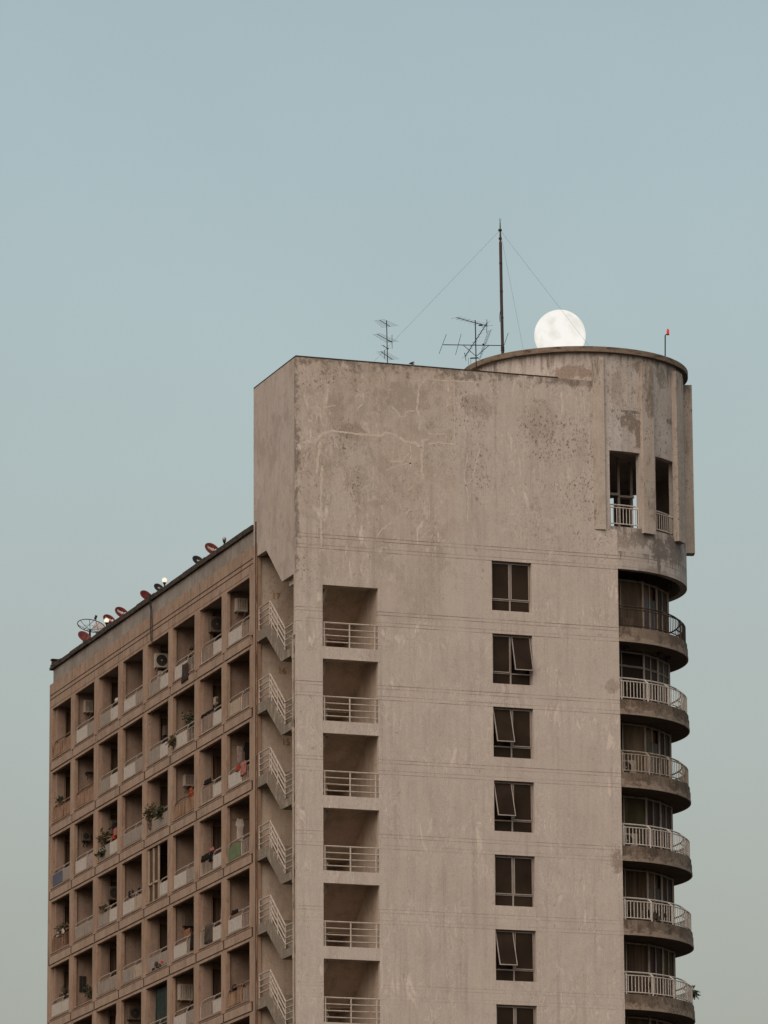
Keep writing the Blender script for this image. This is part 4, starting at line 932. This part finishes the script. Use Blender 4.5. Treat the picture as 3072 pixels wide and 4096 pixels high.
def seg(mb, a, b, w, ya, yb): mb.tube([q(a[0], a[1], ya), q(b[0], b[1], yb)], w, 5)
s = MB(); seg(s, (166, 1085), (176, 1520), .02, Y1, Y1); s.build('mast', 'dark', r)
for (a, b, n_, ln) in (((97, 1082), (200, 1145), 7, 75), ((70, 1222), (222, 1302), 9, 60), ((110, 1398), (225, 1478), 9, 60), ((128, 1336), (180, 1368), 3, 25)):
    s = MB(); seg(s, a, b, .014, Y1+.7, Y1-.5)
    for i in range(n_):
        t = i/(n_-1); x, y_ = a[0]+(b[0]-a[0])*t, a[1]+(b[1]-a[1])*t; yy = Y1+.7-1.2*t; L = ln*(.75+.4*t)
        s.tube([q(x-L, y_+L*.13, yy+.1), q(x+L, y_-L*.13, yy-.1)], .0045, 4)
    s.build('yagi_boom', 'dark', r)
s = MB(); seg(s, (221, 1230), (222, 1368), .011, Y1, Y1); seg(s, (147, 1382), (147, 1470), .012, Y1, Y1); seg(s, (182, 1290), (222, 1302), .022, Y1, Y1); s.build('dipole', 'dark', r)
s = MB(); s.sphere(q(176, 1366, Y1-.05), .05, 10, 8, (1, .6, 1)); s.build('junction_box', 'globe_off', r)
r = thing('tv_antenna', 'wide tangled antenna with long cross boom beside the tall mast', 'antenna', tuple(q(1068, 1582, .30)), 'television antennas on the tower roof')
s = MB(); seg(s, (1058, 1083), (1068, 1582), .024, .3, .3); s.build('mast', 'dark', r)
s = MB(); seg(s, (735, 1330), (1330, 1338), .018, .3, .3)
for a, b in (((768, 1225), (695, 1420)), ((917, 1220), (860, 1432)), ((1391, 1210), (1343, 1350)), ((940, 1336), (1068, 1446)), ((1195, 1338), (1068, 1446))): seg(s, a, b, .010 if b[0] != 1068 else .013, .1 if b[0] != 1068 else .3, .5 if b[0] != 1068 else .3)
s.sphere(q(1140, 1328, .3), .045, 8, 6); s.build('cross_boom', 'dark', r)
for (a, b, n_, ln, w_, y0_, y1_, sx, sy) in (((870, 1057), (1180, 1142), 8, 55, .017, .9, 0, 1, -.16), ((1180, 1108), (955, 1450), 10, 30, .017, -.4, 1.0, 1, -.4), ((1215, 1180), (1100, 1478), 20, 16, .007, 0, .6, 1, -.3), ((1190, 1190), (1112, 1420), 12, 10, .005, 0, .5, 1, -.3)):
    s = MB(); seg(s, a, b, w_, y0_, y1_)
    for i in range(n_):
        t = i/(n_-1); x, y_ = a[0]+(b[0]-a[0])*t, a[1]+(b[1]-a[1])*t; yy = y0_+(y1_-y0_)*t
        s.tube([q(x-ln, y_-sy*ln, yy), q(x+ln, y_+sy*ln, yy)], .0045, 4)
    s.build('yagi_boom', 'dark', r)
s = MB(); seg(s, (1175, 1075), (1173, 1210), .012, 0, 0); seg(s, (950, 1410), (965, 1490), .012, .9, .9); seg(s, (1010, 1466), (1090, 1462), .028, .3, .3); seg(s, (1095, 1135), (1130, 1135), .03, .3, .3); seg(s, (990, 1460), (990, 1535), .007, .5, .5); seg(s, (1013, 1460), (1013, 1520), .007, .5, .5); s.build('dipole', 'dark', r)
pb = at(2660.7, 1424, 1, 1.4); pt2 = at(2660.7, 1341, 1, 1.4); pl = at(2671.6, 1327, 1, 1.4)
r = thing('warning_beacon', 'red aircraft warning light on a thin post at the roof edge', 'lamp', tuple(pb))
s = MB(); s.tube([pb, pt2, at(2664, 1338, 1, 1.4), at(2671.6, 1337.5, 1, 1.4)], .026, 7); s.build('post', 'dark', r)
s = MB(); s.lathe(pl-Vector((0, 0, .1)), [(.05, 0), (.055, .05), (.05, .16), (.03, .2)], 12); s.build('lamp', 'beacon', r, True)
s = MB(); s.lathe(pl-Vector((0, 0, .135)), [(.055, 0), (.055, .035)], 12); s.lathe(pl+Vector((0, 0, .095)), [(.04, 0), (.02, .02)], 12); s.build('cap', 'redf', r)
pbd = at(1650, 1456, 1, .12)
r = thing('bird', 'small dark bird with a pale breast perched on the flat parapet', 'bird', (pbd.x, .12, 52.53))
s = MB(); z0 = 52.53; s.sphere((pbd.x-.02, .12, z0+.085), .07, 14, 10, (1.1, .7, .75)); s.sphere((pbd.x-.10, .12, z0+.06), .045, 12, 8, (1.3, .6, .5)); s.sphere((pbd.x+.035, .12, z0+.13), .035, 12, 8)
s.tube([(pbd.x+.06, .12, z0+.13), (pbd.x+.09, .12, z0+.125)], .01, 6, True, .003)
for dy in (-.02, .02): s.tube([(pbd.x, .12+dy, z0), (pbd.x, .12+dy, z0+.05)], .006, 5)
s.build('body', 'dark', r, True)
s = MB(); s.sphere((pbd.x+.035, .10, z0+.07), .05, 12, 8, (.75, .8, .9)); s.build('breast', 'globe_off', r, True)
for o in bpy.data.objects:
    if o.get('label') and len(o['label'].split()) > 16: print('LONG', o['label'])
    if '_off' in o.keys(): del o['_off']
